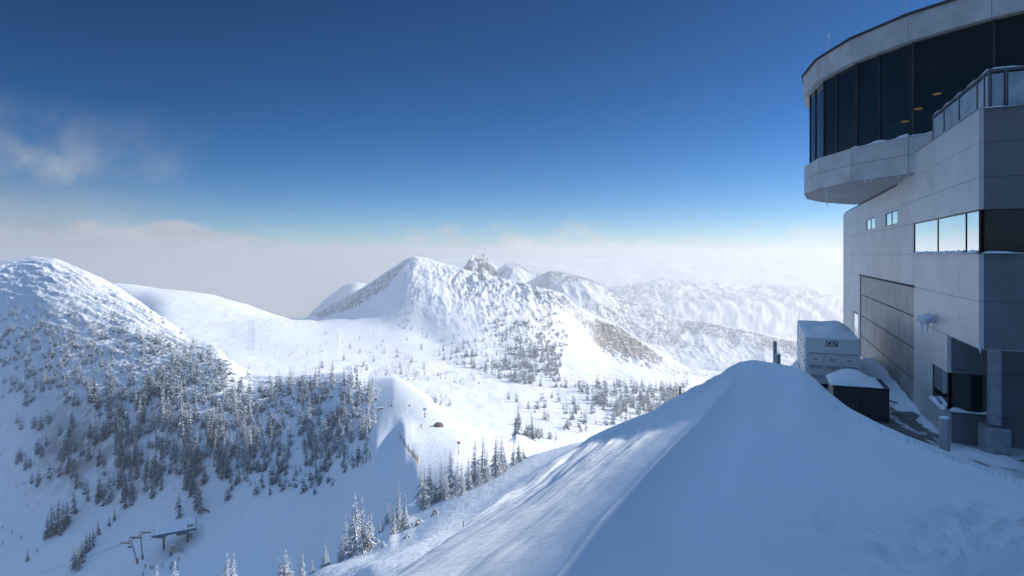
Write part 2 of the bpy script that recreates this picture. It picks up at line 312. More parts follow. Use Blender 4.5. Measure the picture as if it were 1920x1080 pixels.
scrub += .5*sstep(T2, 2.4, 3.)*sstep(-T2, -4, -3.3)+.35*g_sad*sstep(P2, 810, 840)
scrub += .8*g_peak*sstep(-P2, -800, -740)*sstep(-ROW, -600, -570)
scrub = np.clip(scrub, 0, 1)*(1-.9*g_sad*sstep(-P2, -800, -770)); attr(me, 'scrub', np.clip(scrub, 0, 1))
ter = link('mountain_terrain', me); tag(ter, 'snow covered mountain slopes, bowl, saddle and central peak', kind='structure')
# far hills beyond the peak, right of the summit
PX_MAIN = PX; PX = np.concatenate([np.arange(800, 1640, 2.), np.arange(1640, 2720, 14.)])
FL = [
 ln('700:z2150,-520 1100:z2150,-500 2700:z2200,-560'),
 ln('700:z2600,-360 1100:z2350,-330 1200:z2350,-400 1300:z2350,-430 2700:z2400,-470'),
 ln('700:z3300,-150 830:z3300,-110 860:3300,515 872:3230,503 880:3200,493 888:3200,484 896:3200,495 903:3200,484 911:3190,487 922:3180,499 935:3150,507 948:3150,496 960:3120,495 975:3100,500 990:3050,511 1010:3000,516 1030:2950,510 1060:2900,513 1100:2850,524 1130:2800,538 1150:2750,553 1170:2750,563 1200:2700,577 1250:2700,594 1300:2700,603 1350:2650,613 1400:2650,624 1450:2650,634 1500:2600,644 1600:2600,660 2700:2600,720', 1.3),
 ln('700:z4300,-700 2700:z4300,-800'),
 ln('700:z5200,-560 1100:z5200,-480 1300:z5200,-430 2700:z5200,-520'),
 ln('700:z6000,-520 1080:z6000,-420 1150:6000,543 1200:6000,534 1235:6000,528 1280:6000,533 1330:6000,538 1400:6000,541 1450:6000,540 1500:6000,545 1550:6000,550 1600:6000,560 2700:6000,580'),
 ln('700:z6900,-760 2700:z6900,-760'), ln('700:z7600,-400 2700:z7600,-400'), ln('700:z8500,-215 2700:z8500,-210'),
 ln('700:z9700,-40 1040:9700,486 1100:9700,484 1250:9700,485 1400:9700,482 1440:9700,477 1480:9700,479 1510:9700,474 1530:9700,473 1543:9700,469 1556:9700,473 1580:9700,475 1640:9700,478 2700:9700,478'),
 ln('700:z10400,-900 2700:z10400,-900')]
D2, Z2, TT = loft(FL, [12, 90, 20, 20, 50, 16, 20, 26, 26, 4]); X2 = (PX-CX)/F*D2; Q2 = np.broadcast_to(PX, D2.shape); U2 = np.broadcast_to(TT[:, None], D2.shape)
a2 = np.clip(D2/2800, .6, 3)
crag = np.exp(-((Q2-900)/36)**4)*sstep(U2, 1.2, 1.8)*sstep(-U2, -2.6, -2.1)
kp = np.clip(np.minimum(np.abs(U2-2)*4, np.abs(U2-9)*3), .12, 1)
dz2 = a2*kp*(9*fbm(X2/420, D2/420, 5)+13*(fbm(X2/210+3, D2/260, 6, .6, True)-.6)*sstep(-U2, -6.5, -5.5))+crag*34*np.maximum(kp, .6)*(fbm(X2/75, D2/90, 4, .6, True)-.45)
dz2 += sstep(U2, 6.5, 8)*kp*16*fbm(X2/900, D2/900, 5)
Z2 = Z2+dz2
me = npmesh('far_hills', np.stack([X2, D2, Z2], -1).reshape(-1, 3), gridfaces(*D2.shape), M_TER, True)
attr(me, 'rock', np.clip(crag+.85*sstep(-U2, -3, -2.5)+.3*sstep(-U2, -6.5, -5.5), 0, 1)); attr(me, 'scrub', np.clip(sstep(-U2, -6.6, -5.6)*1.2, 0, 1))
fh = link('far_hills', me); tag(fh, 'hazy snowy ridges and valleys behind the central peak', kind='structure')
PXF = PX
# faint hill in the cloud left of the central peak
PX = np.arange(540, 800, 2.)
HL = [ln('540:z2300,-520 800:z2300,-420'), ln('540:3300,640 590:3300,580 620:3300,552 645:3300,535 665:3300,526 690:3300,534 720:3300,550 800:3300,600'), ln('540:z3900,-700 800:z3900,-700')]
D3, Z3, T3 = loft(HL, [50, 20]); X3 = (PX-CX)/F*D3; Z3 = Z3+12*fbm(X3/200, D3/200, 5)
me = npmesh('misty_hill', np.stack([X3, D3, Z3], -1).reshape(-1, 3), gridfaces(*D3.shape), M_TER, True); attr(me, 'rock', np.full(D3.size, .5)); attr(me, 'scrub', np.ones(D3.size))
tag(link('misty_hill', me), 'faint hill in the mist left of the central peak', kind='structure')
PX = PX_MAIN
# ---------------------------------------------------------------- ground look-up
runmin = np.minimum.accumulate(ROW[6:], axis=0)
def pick(px, row, dmin=0):
    """first visible ground point in column px seen at that row"""
    j = int(np.clip(np.searchsorted(PX_MAIN, px), 0, len(PX_MAIN)-1)); col = ROW[:, j]; k = np.nonzero((col <= row) & (D[:, j] > dmin))[0]
    if not len(k): return None
    i = k[0]; return Vector((Xg[i, j], D[i, j], Zg[i, j]))
def ground(px, d):
    j = int(np.clip(np.searchsorted(PX_MAIN, px), 0, len(PX_MAIN)-1)); return Vector(((px-CX)/F*d, d, float(np.interp(d, D[:, j], Zg[:, j]))))
def ground_xy(x, y): return ground(CX+F*x/y, y)
# ---------------------------------------------------------------- foreground drift
PX = np.concatenate([np.arange(-300, 600, 20.), np.arange(600, 1960, 3.), np.arange(1960, 3400, 20.)])
ML = [
 ln('-300:z.25,-1.72 3400:z.25,-1.72'),
 ln('-300:z1.2,-1.9 760:z1.3,-1.80 1100:z1.4,-1.76 3400:z1.4,-1.74'),
 ln('-300:z2.4,-2.4 400:z2.6,-2.25 760:z3.4,-2.2 1000:z3.4,-2.06 1200:z3.4,-1.96 1500:z3.2,-1.94 1920:z3,-1.98 3400:z2.4,-2.0'),
 ln('-300:z3.6,-3.3 400:z4,-2.9 760:z5,-2.8 900:z6,-2.75 1000:z6.5,-2.65 1100:z6.6,-2.48 1200:z6.8,-2.42 1400:z7,-2.35 1600:z6.8,-2.42 1800:z6.2,-2.5 1920:z5.8,-2.5 3400:z4,-2.5'),
 ln('-300:z4.4,-3.9 400:z4.9,-3.4 760:z5.6,-3.05 840:6.6,1022 900:7.6,975 1000:9.2,902 1090:10.6,835 1200:12.2,775 1310:13,712 1385:13.8,686 1410:14,676 1440:14,680 1470:14,684 1500:13.8,689 1520:13.5,703 1540:13.3,723 1570:13.2,749 1600:13,770 1650:12.6,796 1700:12.2,820 1750:11.6,838 1800:11,856 1860:10.3,876 1920:9.8,898 2000:9,935 3400:z6,-4'),
 ln('-300:z6,-6.5 400:z7,-5.8 760:z7.6,-4.9 1000:z11,-5.2 1090:z12.6,-5.4 1200:z14.5,-5.2 1310:z15.6,-4.6 1400:z17,-4.3 1470:z17,-4.6 1520:z16,-5. 1600:z15,-5.3 1750:z13.4,-5.2 1920:z12,-5.2 3400:z7.5,-5.2'),
 ln('-300:z10,-11 760:z11,-10 1000:z15,-10 1200:z19,-9.5 1400:z23,-8.5 1600:z19,-6.6 1920:z15,-6.4 3400:z10,-6.4')]
Dm, Zm, Tm = loft(ML, [10, 30, 90, 130, 40, 14]); Xm = (PX-CX)/F*Dm; Rm = HY-Zm/Dm*F; Pm = np.broadcast_to(PX, Dm.shape)
cr = np.array([(-.6, 1.2), (-.25, 2.2), (.31, 4), (.76, 5.15), (1.47, 6.7), (2.95, 9.55), (5.15, 13.2), (6.1, 14.2)])
best = np.full(Dm.shape, 1e9); sd = np.zeros(Dm.shape); al = np.zeros(Dm.shape)
for i in range(len(cr)-1):
    a, b = cr[i], cr[i+1]; ab = b-a; Ls = np.linalg.norm(ab); t = np.clip(((Xm-a[0])*ab[0]+(Dm-a[1])*ab[1])/Ls**2, 0, 1)
    qx = a[0]+t*ab[0]; qy = a[1]+t*ab[1]; dd = np.hypot(Xm-qx, Dm-qy); s = np.sign((Xm-a[0])*ab[1]-(Dm-a[1])*ab[0]); u = dd < best
    best = np.where(u, dd, best); sd = np.where(u, s, sd); al = np.where(u, qy, al)
S = best*sd
amp = np.clip(.16*al, 0, .85)*sstep(al, 1.2, 3.5)*sstep(-al, -13.8, -11.5)
Zm = Zm-amp*np.where(S > 0, 1.15*(1-np.exp(-S/.6))*np.exp(-S/2.9), 0)-amp*.35*np.where(S < 0, (1-np.exp(S/1.5)), 0)*0
zc = np.interp(al, [1.2, 2.2, 4, 5.15, 6.7, 9.55, 13.2, 14.2], [-1.82, -1.95, -2.21, -2.40, -2.56, -2.745, -2.73, -2.75])
ci = (np.abs(S) < .07) & (al > 1.3) & (al < 13.9); o_ = np.argsort(al[ci]); ba, bz = al[ci][o_], Zm[ci][o_]; bn = np.linspace(1.3, 13.9, 40)
zb = np.interp(al, bn, [bz[np.abs(ba-q) < .4].mean() for q in bn]); Zm = Zm+np.where(S > 0, (zc-zb)*np.exp(-S/1.2), (zc-zb)*np.exp(S/1.2))*sstep(-al, -13.8, -12.5)
fm = sstep(-S, -.0, .05)*sstep(T_ := Tm[:, None]*np.ones_like(Dm), 1.2, 2.4)*(1-sstep(T_, 3.8, 4.04))*sstep(-al, -13.6, -12.9)
Zm = Zm*(1-fm)+fm*(zc+(.322+.012*sstep(al, 5, 8))*S)
# wind carving: lower right and around the top
carve = np.exp(-(((Xm-4.6)/1.8)**2+((Dm-5.4)/1.3)**2)); wx = Xm+.5*fbm(Xm/1.6, Dm/1.6, 2)
cv = fbm(wx/1.15+2, Dm/.8+4, 3, .45, True)
Zm = Zm+.30*carve*(cv-.5)+.035*carve*np.sin((Xm*.9+Dm*1.2+1.1*fbm(Xm/1.2, Dm/1.2, 2))*16)*sstep(cv, .3, .8)
topc = np.exp(-(((Pm-1400)/70)**2+((Rm-705)/22)**2)); Zm = Zm+.10*topc*fbm(Xm/1.1+Dm/6, Dm/.9, 4)
for (sx, sy, sr, sa, th) in ((3.15, 4.75, .42, .10, .6), (3.85, 4.45, .46, .12, .3), (4.55, 4.9, .5, .10, .5), (3.55, 3.95, .34, .08, .9), (4.3, 3.9, .4, .09, .2), (2.5, 4.3, .3, .05, .8), (5.2, 6.0, .55, .08, .5)):
    dx_, dy_ = Xm-sx+.08*fbm(Xm/.5, Dm/.5, 2), Dm-sy+.08*fbm(Xm/.5+7, Dm/.5, 2); rr_ = np.hypot(dx_, dy_*1.25)/sr; side = sstep(np.cos(np.arctan2(dy_, dx_)-th), -.35, .5)
    Zm = Zm+side*sa*(.55*np.exp(-np.maximum(rr_-1, 0)*2.6)*sstep(rr_, .82, 1.0)-.6*np.clip(1-rr_**2, 0, 1))+side*.008*np.sin(rr_*38)*np.exp(-((rr_-.75)/.3)**2)
Zm = Zm+.05*fbm(Xm/2.2, Dm/3.1, 4)*sstep(Dm, 2.5, 5)
left = sstep(-S, -.2, .8)*sstep(Dm, 3, 5); edge_m = sstep(Tm[:, None]*np.ones_like(Dm), 3.2, 3.9)
Zm = Zm+left*(.02+.05*edge_m)*fbm((Xm*.9-Dm*.45)/.55, (Xm*.45+Dm*.9)/4.5, 4, .55)
me = npmesh('snow_drift', np.stack([Xm, Dm, Zm], -1).reshape(-1, 3), gridfaces(*Dm.shape), M_DRIFT, True)
attr(me, 'streak', np.clip(left*.8+topc*.5+carve*.35, 0, 1))
tag(link('snow_drift', me), 'large wind-packed snow drift in the foreground', kind='structure')
PX = PX_MAIN
# ---------------------------------------------------------------- summit building
UU = Vector((.3966, .918, 0)); VV = Vector((.918, -.3966, 0)); WV = 5.17
def B(u, v, z): p = UU*u+VV*v; return (p.x, p.y, z)
def s_at(px):     # distance along the left wall seen in column px
    return (WV/((px-CX)/F*.918-.3966)+WV*.3966)/.918
M_PANEL = mat('wall_panel', (.68, .665, .64), .45, .1, noise=.12, nscale=.55, bump=.006, bscale=2.)
M_PANEL2 = mat('door_panel', (.40, .39, .37), .5, .25, noise=.25, nscale=1.1)
M_DARK = mat('dark_joint', (.035, .035, .04), .7)
M_FASCIA = mat('fascia_panel', (.62, .605, .58), .5, .1, noise=.2, nscale=.8, bump=.008, bscale=1.5)
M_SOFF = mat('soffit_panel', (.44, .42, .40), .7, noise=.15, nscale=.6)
M_FRAME = mat('window_frame', (.07, .03, .025), .5, .3)
M_STEEL = mat('galvanised_steel', (.38, .40, .43), .45, .5, noise=.2, nscale=5.)
M_CONC = mat('concrete', (.30, .30, .30), .85, noise=.3, nscale=3., bump=.01, bscale=20.)
def glassmat(name, tint, trans, rough=.02):
    m = bpy.data.materials.new(name); m.use_nodes = True; t = m.node_tree; t.nodes.clear()
    o = N(t, 'ShaderNodeOutputMaterial'); g = N(t, 'ShaderNodeBsdfGlossy', i_Roughness=rough); g.inputs[0].default_value = (.9, .95, .97, 1)
    tr = N(t, 'ShaderNodeBsdfTransparent'); tr.inputs[0].default_value = (*tint, 1); df = N(t, 'ShaderNodeBsdfDiffuse'); df.inputs[0].default_value = (.02, .025, .03, 1)
    a = N(t, 'ShaderNodeMixShader', i_0=trans); L(t, df, 0, a, 1); L(t, tr, 0, a, 2)
    fr = N(t, 'ShaderNodeFresnel', i_IOR=1.6); b = N(t, 'ShaderNodeMixShader'); L(t, fr, 0, b, 0); L(t, a, 0, b, 1); L(t, g, 0, b, 2); L(t, b, 0, o, 0); return m
M_GLASS = glassmat('tinted_glass', (.30, .35, .33), .95); M_GLASS.node_tree.nodes['Fresnel'].inputs[0].default_value = 1.42; M_GLASSD = glassmat('dark_glass', (.1, .12, .13), .3, .015)
M_FGLASS = mat('frosted_glass', (.42, .50, .54), .35, noise=.35, nscale=1.4)
bld = empty('summit_building', B(19.1, WV, -5.8))
tag(bld, 'grey panelled summit building with a rounded glazed restaurant on top', 'building')
BI = Vector(bld.location)
def Bl(u, v, z): p = B(u, v, z); return (p[0]-BI.x, p[1]-BI.y, p[2]-BI.z)
def xl(x, y, z): return (x-BI.x, y-BI.y, z-BI.z)
# core
b = MB(); b.box(19.24, 48.45, WV+.14, 27, -2.45, 3.1); b.box(22.19, 48.45, WV+.14, 27, -7.2, -2.45); b.build('core_wall', M_DARK, bld, Bl)
def rects(u0, u1, z0, z1, us, zs, holes, gap=.005):
    """panel rectangles between the joints, less the openings"""
    us = sorted([u0, u1]+[u for u in us if u0 < u < u1]); zs = sorted([z0, z1]+[z for z in zs if z0 < z < z1]); out = []
    for i in range(len(us)-1):
        for j in range(len(zs)-1):
            cells = [(us[i]+gap, us[i+1]-gap, zs[j]+gap, zs[j+1]-gap)]
            for (a, b_, c, d) in holes:
                nx = []
                for (p, q, r, s) in cells:
                    if b_ <= p or a >= q or d <= r or c >= s: nx.append((p, q, r, s)); continue
                    if p < a: nx.append((p, a, r, s))
                    if q > b_: nx.append((b_, q, r, s))
                    p2, q2 = max(p, a), min(q, b_)
                    if r < c: nx.append((p2, q2, r, c))
                    if s > d: nx.append((p2, q2, d, s))
                cells = nx
            out += [c_ for c_ in cells if c_[1]-c_[0] > .02 and c_[3]-c_[2] > .02]
    return out
ZJ = [2.96, 2.05, 1.2, .03, -1.23, -2.47, -3.7, -4.9]
UJ = [20.75+2.887*k for k in range(0, 10)]
W1 = (35.1, 37.9, 1.35, 1.95); W2 = (29.5, 32.2, 1.33, 1.93); W3 = (19.0, 26.5, .05, 1.2); GD = (26.5, 40.4, -5.9, -1.2); W4 = (21.9, 23.8, -4.8, -3.65); DR = (41.1, 43.0, -5.8, -3.54)
b = MB()
for (p, q, r, s) in rects(19.1, 48.5, -2.47, 3.85, UJ, ZJ, [W1, W2, W3, GD]):
    if s > 3.2 and p > 26.6: continue
    b.box(p, q, WV, WV+.11, r, s)
for (p, q, r, s) in rects(22.05, 48.5, -6.6, -2.47, UJ, ZJ, [GD, W4, DR]): b.box(p, q, WV, WV+.11, r, s)
b.build('side_cladding', M_PANEL, bld, Bl)
b = MB()
for (p, q, r, s) in rects(WV+.113, 26, -2.47, 3.85, [12.3, 19.5], [2.96, 2.05, 1.2, .03, -1.23], [(5., 14, .05, 1.2)]): b.box(19.1, 19.21, p, q, r, s)
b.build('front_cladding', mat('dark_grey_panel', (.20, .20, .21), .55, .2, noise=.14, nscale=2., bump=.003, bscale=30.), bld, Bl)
b = MB(); b.hexa([(13.5, 18.9, -6), (27.7, 21.4, -6), (27.7, 36, -6), (13.5, 36, -6), (13.5, 18.9, 9.6), (27.7, 21.4, 9.6), (27.7, 36, 9.6), (13.5, 36, 9.6)]); b.build('unseen_shade_block', M_PANEL, bld, Bl)  # added block out of view; its edge casts the shadow along the drift crease
b = MB()
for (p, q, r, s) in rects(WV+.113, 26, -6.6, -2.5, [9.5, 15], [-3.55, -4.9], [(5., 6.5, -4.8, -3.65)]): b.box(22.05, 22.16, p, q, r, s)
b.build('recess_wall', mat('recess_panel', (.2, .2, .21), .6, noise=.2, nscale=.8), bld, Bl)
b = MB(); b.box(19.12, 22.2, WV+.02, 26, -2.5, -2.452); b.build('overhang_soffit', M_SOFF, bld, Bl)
b = MB(); b.box(19.25, 26.4, WV+.14, 27, 3.1, 3.45); b.build('terrace_deck', M_CONC, bld, Bl)
b = MB(); b.box(19.22, 19.36, WV+.12, 26, 3.1, 3.83); b.box(19.36, 26.45, WV+.12, WV+.26, 3.1, 3.83); b.build('terrace_parapet', M_CONC, bld, Bl)
# windows on the side wall
def window(a, fr=.035, name='window', mull=(), glass=None, snow=True, axis='u', at=0., refl=None):
    u0, u1, z0, z1 = a; f = MB(); dep = (WV+.012, WV+.05)
    def bx(m, p, q, r, s, e0, e1):
        if axis == 'u': m.box(p, q, e0, e1, r, s)
        else: m.box(at+(e0-WV), at+(e1-WV), p, q, r, s)
    bx(f, u0, u1, z0+.002, z0+fr, *dep); bx(f, u0, u1, z1-fr, z1-.002, *dep); bx(f, u0+.002, u0+fr, z0+fr, z1-fr, *dep); bx(f, u1-fr, u1-.002, z0+fr, z1-fr, *dep)
    for m_ in mull: bx(f, m_-.02, m_+.02, z0+fr, z1-fr, *dep)
    wo_ = f.build(name, M_FRAME, bld, Bl)
    g = MB(); bx(g, u0+fr, u1-fr, z0+fr, z1-fr, WV+.03, WV+.04); g.build('pane', glass or M_GLASSD, wo_, Bl)
    return wo_
window(W1, mull=(36.5,)); window(W2, mull=(30.85,))
M_REFL = glassmat('reflective_glass', (.1, .12, .13), .2, .05)
M_REFL.node_tree.nodes['Fresnel'].inputs[0].default_value = 2.0
for W_ in bpy.data.objects:
    if W_.name.startswith('pane'): W_.data.materials[0] = M_REFL
w3 = window((19.12, 26.5, .05, 1.2), mull=(s_at(1757), s_at(1809.5)), glass=M_REFL)
w4 = window((WV+.12, 14, .05, 1.2), axis='v', at=19.1, mull=(8.6, 11.4))
w5 = window((22.07, 23.8, -4.8, -3.65)); w6 = window((WV+.12, 6.5, -4.8, -3.65), axis='v', at=22.05)
# blind hanging behind the front window
b = MB(); b.box(41.1, 43, WV+.03, WV+.09, -5.8, -3.54); d_ = b.build('side_door', M_FRAME, bld, Bl); b = MB(); b.box(41.2, 42.9, WV+.02, WV+.029, -5.6, -3.66); b.build('pane', M_REFL, d_, Bl)
# big sectional door
b = MB()
zz = [-1.24, -2.35, -3.58, -4.8, -6.]; 
for k in range(4):
    uu = [26.53, 29.4, 32.3, 35.2, 38.1, 40.37]
    for i in range(5): b.box(uu[i]+.015, uu[i+1]-.015, WV+.05, WV+.12, zz[k+1]+.022, zz[k]-.022)
gd = b.build('sectional_door', M_PANEL2, bld, Bl)
b = MB(); b.box(26.45, 40.45, WV-.03, WV+.01, -1.22, -1.16); b.build('door_trim', M_DARK, gd, Bl)
# snow on sills and edges
def ridge_snow(p0, p1, wdt, h, name='ledge_snow', parent=bld, n=None, nrm=Vector((0, 0, 0))):
    p0 = Vector(p0); p1 = Vector(p1); Ln = (p1-p0).length; n = n or max(8, int(Ln/.12)); t = (p1-p0).normalized(); side = Vector((t.y, -t.x, 0)).normalized(); vs = []; prof = [(-.5, 0), (-.42, .6), (-.15, 1), (.2, .9), (.45, .5), (.5, 0)]
    for i in range(n+1):
        c = p0.lerp(p1, i/n); k = .6+.4*math.sin(i*.61+p0.x)+random.uniform(-.15, .15); k = max(.15, k)*(0.15 if i in (0, n) else 1)
        for (a, hh) in prof: vs.append(c+side*a*wdt*(.85+.15*k)+Vector((0, 0, hh*h*k)))
    m = MB(); q = len(prof)
    m.add(vs, [(i*q+j, (i+1)*q+j, (i+1)*q+j+1, i*q+j+1) for i in range(n) for j in range(q-1)]+[tuple(range(q-1, -1, -1)), tuple(n*q+j for j in range(q))])
    return m.build(name, M_SNOW, parent, smooth=True)
ridge_snow(Bl(19.15, WV-.04, .04), Bl(26.5, WV-.04, .03), .14, .10, parent=w3); ridge_snow(Bl(19.06, 5.2, .04), Bl(19.06, 13.9, .04), .12, .06, parent=w4)
ridge_snow(Bl(22.0, WV-.06, -4.82), Bl(23.85, WV-.06, -4.82), .16, .17, parent=w5); ridge_snow(Bl(21.98, WV, -4.82), Bl(21.98, 6.5, -4.82), .16, .13, parent=w6)
ridge_snow(Bl(19.15, WV+.1, 3.85), Bl(26.5, WV+.1, 3.85), .30, .06, 'parapet_snow'); ridge_snow(Bl(19.18, WV, 3.85), Bl(19.18, 20, 3.85), .30, .05, 'parapet_snow')
# glass railing round the terrace
rl = MB(); gl = MB(); ru = 19.5; rv = WV+.34
pu = [s_at(p)+.25 for p in (1732, 1752, 1779, 1811)]+[ru+.35, ru]
for u in pu: rl.box(u-.03, u+.03, rv-.03, rv+.03, 3.5, 4.93)
for i in range(len(pu)-1): gl.box(pu[i+1]+.05, pu[i]-.05, rv-.008, rv+.008, 3.95, 4.84)
rl.box(ru, pu[0], rv-.035, rv+.035, 4.90, 4.97)
pv = [rv, rv+.35]+[rv+.35+2.3*k for k in range(1, 6)]
for v in pv[1:]: rl.box(ru-.03, ru+.03, v-.03, v+.03, 3.5, 4.93)
for i in range(len(pv)-1): gl.box(ru-.008, ru+.008, pv[i]+.05, pv[i+1]-.05, 3.95, 4.84)
rl.box(ru-.035, ru+.035, rv, pv[-1], 4.902, 4.968)
r_ = rl.build('terrace_railing', mat('railing_metal', (.16, .16, .18), .5, .6), bld, Bl); gl.build('glass_panel', M_FGLASS, r_, Bl)
ridge_snow(Bl(ru, rv, 4.97), Bl(pu[0], rv, 4.97), .07, .05, 'rail_snow', r_); ridge_snow(Bl(ru, rv, 4.97), Bl(ru, pv[-1], 4.97), .07, .05, 'rail_snow', r_)
# round restaurant
DC = Vector((24.2, 26.3)); NS = 24; PH = R(203.7)
def ring(r): return [(DC.x+r*math.cos(PH+2*math.pi*k/NS), DC.y+r*math.sin(PH+2*math.pi*k/NS)) for k in range(NS)]
def band(m, ro, ri, z0, z1, gap=.0):
    o = ring(ro); i = ring(ri)
    for k in range(NS):
        a, b_, c, d = o[k], o[(k+1) % NS], i[(k+1) % NS], i[k]
        ga = gap/ro
        def lp(p, q, t): return (p[0]+(q[0]-p[0])*t, p[1]+(q[1]-p[1])*t)
        a2_, b2_ = lp(a, b_, ga), lp(a, b_, 1-ga); c2, d2 = lp(c, d, ga), lp(c, d, 1-ga)
        m.hexa([(*a2_, z0), (*b2_, z0), (*c2, z0), (*d2, z0), (*a2_, z1), (*b2_, z1), (*c2, z1), (*d2, z1)])
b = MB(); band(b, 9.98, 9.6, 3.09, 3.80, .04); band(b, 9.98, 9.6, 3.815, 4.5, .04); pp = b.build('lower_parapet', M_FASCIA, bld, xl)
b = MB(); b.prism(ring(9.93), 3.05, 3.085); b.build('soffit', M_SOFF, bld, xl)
b = MB(); b.prism(ring(9.55), 3.1, 4.45); b.build('restaurant_floor', mat('carpet', (.10, .08, .07), .9), bld, xl)
b = MB(); band(b, 10.02, 9.6, 8.12, 9.08, .03); b.build('roof_fascia', M_FASCIA, bld, xl)
b = MB(); b.prism(ring(10.1), 9.085, 9.17); b.build('roof', M_DARK, bld, xl)
b = MB(); b.prism(ring(9.58), 7.95, 9.07); b.build('ceiling', mat('ceiling', (.55, .6, .56), .8), bld, xl)
b = MB(); b.prism([(DC.x+5.5*math.cos(t*.5236), DC.y+5.5*math.sin(t*.5236)) for t in range(12)], 4.46, 7.94); b.build('service_core', mat('core_paint', (.06, .05, .045), .8), bld, xl)
b = MB(); o_, i_ = ring(9.62), ring(9.60)
gz = MB(); band(gz, 9.70, 9.685, 4.52, 8.10, .12)
for k in range(NS):
    for fr_ in ((0., .42) if k in (23, 22, 21) else (0.,)):
        a, c = ring(9.74)[k], ring(9.74)[(k+1) % NS]; x_, y_ = a[0]+(c[0]-a[0])*fr_, a[1]+(c[1]-a[1])*fr_; t_ = math.atan2(y_-DC.y, x_-DC.x)
        e = Vector((math.cos(t_), math.sin(t_))); n_ = Vector((-e.y, e.x)); q = []
        for (s1, s2) in ((-.032, -.06), (-.032, .0), (.032, .0), (.032, -.06)): q.append((x_+n_.x*s1+e.x*s2, y_+n_.y*s1+e.y*s2))
        b = MB(); b.prism(q[::-1], 4.5, 8.12); b.build('mullion', M_DARK, bld, xl)
gz.build('curved_glazing', M_GLASS, bld, xl)
RP = ring(9.9)
for k in (23, 0, 1, 2, 3, 4):
    a, c = RP[k], RP[(k+1) % NS]; ridge_snow((a[0]-BI.x, a[1]-BI.y, 4.5-BI.z), (c[0]-BI.x, c[1]-BI.y, 4.5-BI.z), .24, .13, 'parapet_snow', pp)
# warm lamps seen through the glazing
M_LAMP = bpy.data.materials.new('lamp_glow'); M_LAMP.use_nodes = True; bs = M_LAMP.node_tree.nodes['Principled BSDF']; bs.inputs['Emission Color'].default_value = (1, .5, .15, 1); bs.inputs['Emission Strength'].default_value = 1.1; bs.inputs['Base Color'].default_value = (.8, .5, .2, 1)
for (px_, py_, d0) in ((1697, 228, 26), (1722, 204, 25.5), (1757, 176, 24.5)):
    x_, y_, z_ = (px_-CX)/F*d0, d0, (HY-py_)/F*d0; m_ = MB(); m_.blob((x_, y_, z_), .13, (1.3, 1.3, .3), 2, 0); ob = m_.build('ceiling_lamp', M_LAMP, bld, xl, True); m_ = MB(); m_.tube((x_, y_, z_+.05), (x_, y_, 7.95), .012, n=5); m_.build('lamp_cord', M_DARK, ob, xl)
# icicles
M_ICE = mat('ice', (.75, .82, .88), .2)
def icicle(p, q, r0, r1):
    ic = MB(); ic.tube(p, q, r0, r1, 6); ic.build('icicle', M_ICE, bld, xl)
P3 = ring(9.96)
random.seed(3)
for k in (23, 0, 1, 2, 3):
    for i in range(9):
        t = random.random(); a, c = P3[k], P3[(k+1) % NS]; x_, y_ = a[0]+(c[0]-a[0])*t, a[1]+(c[1]-a[1])*t; l_ = random.uniform(.05, .28); icicle((x_, y_, 3.09), (x_+.02, y_, 3.09-l_), .022, .004)
x_, y_ = (1550-CX)/F*26.9, 26.9; icicle((x_, y_, 3.08), (x_+.02, y_, 2.2), .05, .01); icicle((12.36, 15.5, -2.46), (12.38, 15.5, -2.62), .03, .005)
# aerials
for (px_, py0, py1, d0) in ((1554, 72, 90, 29), (1699, -8, 18, 24)):
    x_ = (px_-CX)/F*d0; m_ = MB(); m_.tube((x_, d0, 9.1), (x_, d0, (HY-py0)/F*d0+.3), .035, .02, 6); m_.blob((x_, d0, (HY-py0)/F*d0+.1), .05, (1, 1, 2), 1); m_.build('aerial', M_SNOW, bld, xl)
# frosted wall lamp
lx = Vector(B(s_at(1752), WV, -2.2)); m_ = MB()
P0 = s_at(1752)
m_.tube(B(P0, WV, -2.2), B(P0, WV-.12, -2.2), .09, n=10); m_.tube(B(P0, WV-.1, -2.2), B(P0, WV-.16, -2.1), .05, n=8)
m_.tube(B(P0-.12, WV-.18, -2.06), B(P0-.28, WV-.34, -2.16), .07, .13, 12); m_.tube(B(P0+.12, WV-.18, -2.06), B(P0+.26, WV-.36, -2.16), .07, .13, 12)
wl = m_.build('wall_lamp', M_SNOW, bld, xl, True)
m_ = MB(); [m_.blob(B(P0+random.uniform(-.3, .32), WV-random.uniform(.1, .35), -2.0-random.random()*.2), random.uniform(.05, .1)) for _ in range(12)]
m_.tube(B(P0+.22, WV-.33, -2.2), B(P0+.2, WV-.3, -2.75), .06, .01, 6); m_.tube(B(P0, WV-.2, -2.2), B(P0-.02, WV-.2, -2.6), .07, .01, 6); m_.build('rime', M_SNOW, wl, xl, True)
# steel column on plinth
cxy = Vector(((1864-CX)/F*17.1, 17.1)); cu = cxy.x*.3966+cxy.y*.918; cv_ = cxy.x*.918-cxy.y*.3966
m_ = MB(); m_.box(cu-.13, cu+.13, cv_-.14, cv_+.14, -4.95, -2.5); cm = m_.build('steel_column', M_STEEL, bld, Bl, bevel=.015)
m_ = MB(); m_.box(cu-.36, cu+.33, cv_-.3, cv_+.3, -6.3, -4.97); m_.build('column_plinth', M_STEEL, cm, Bl, bevel=.03)
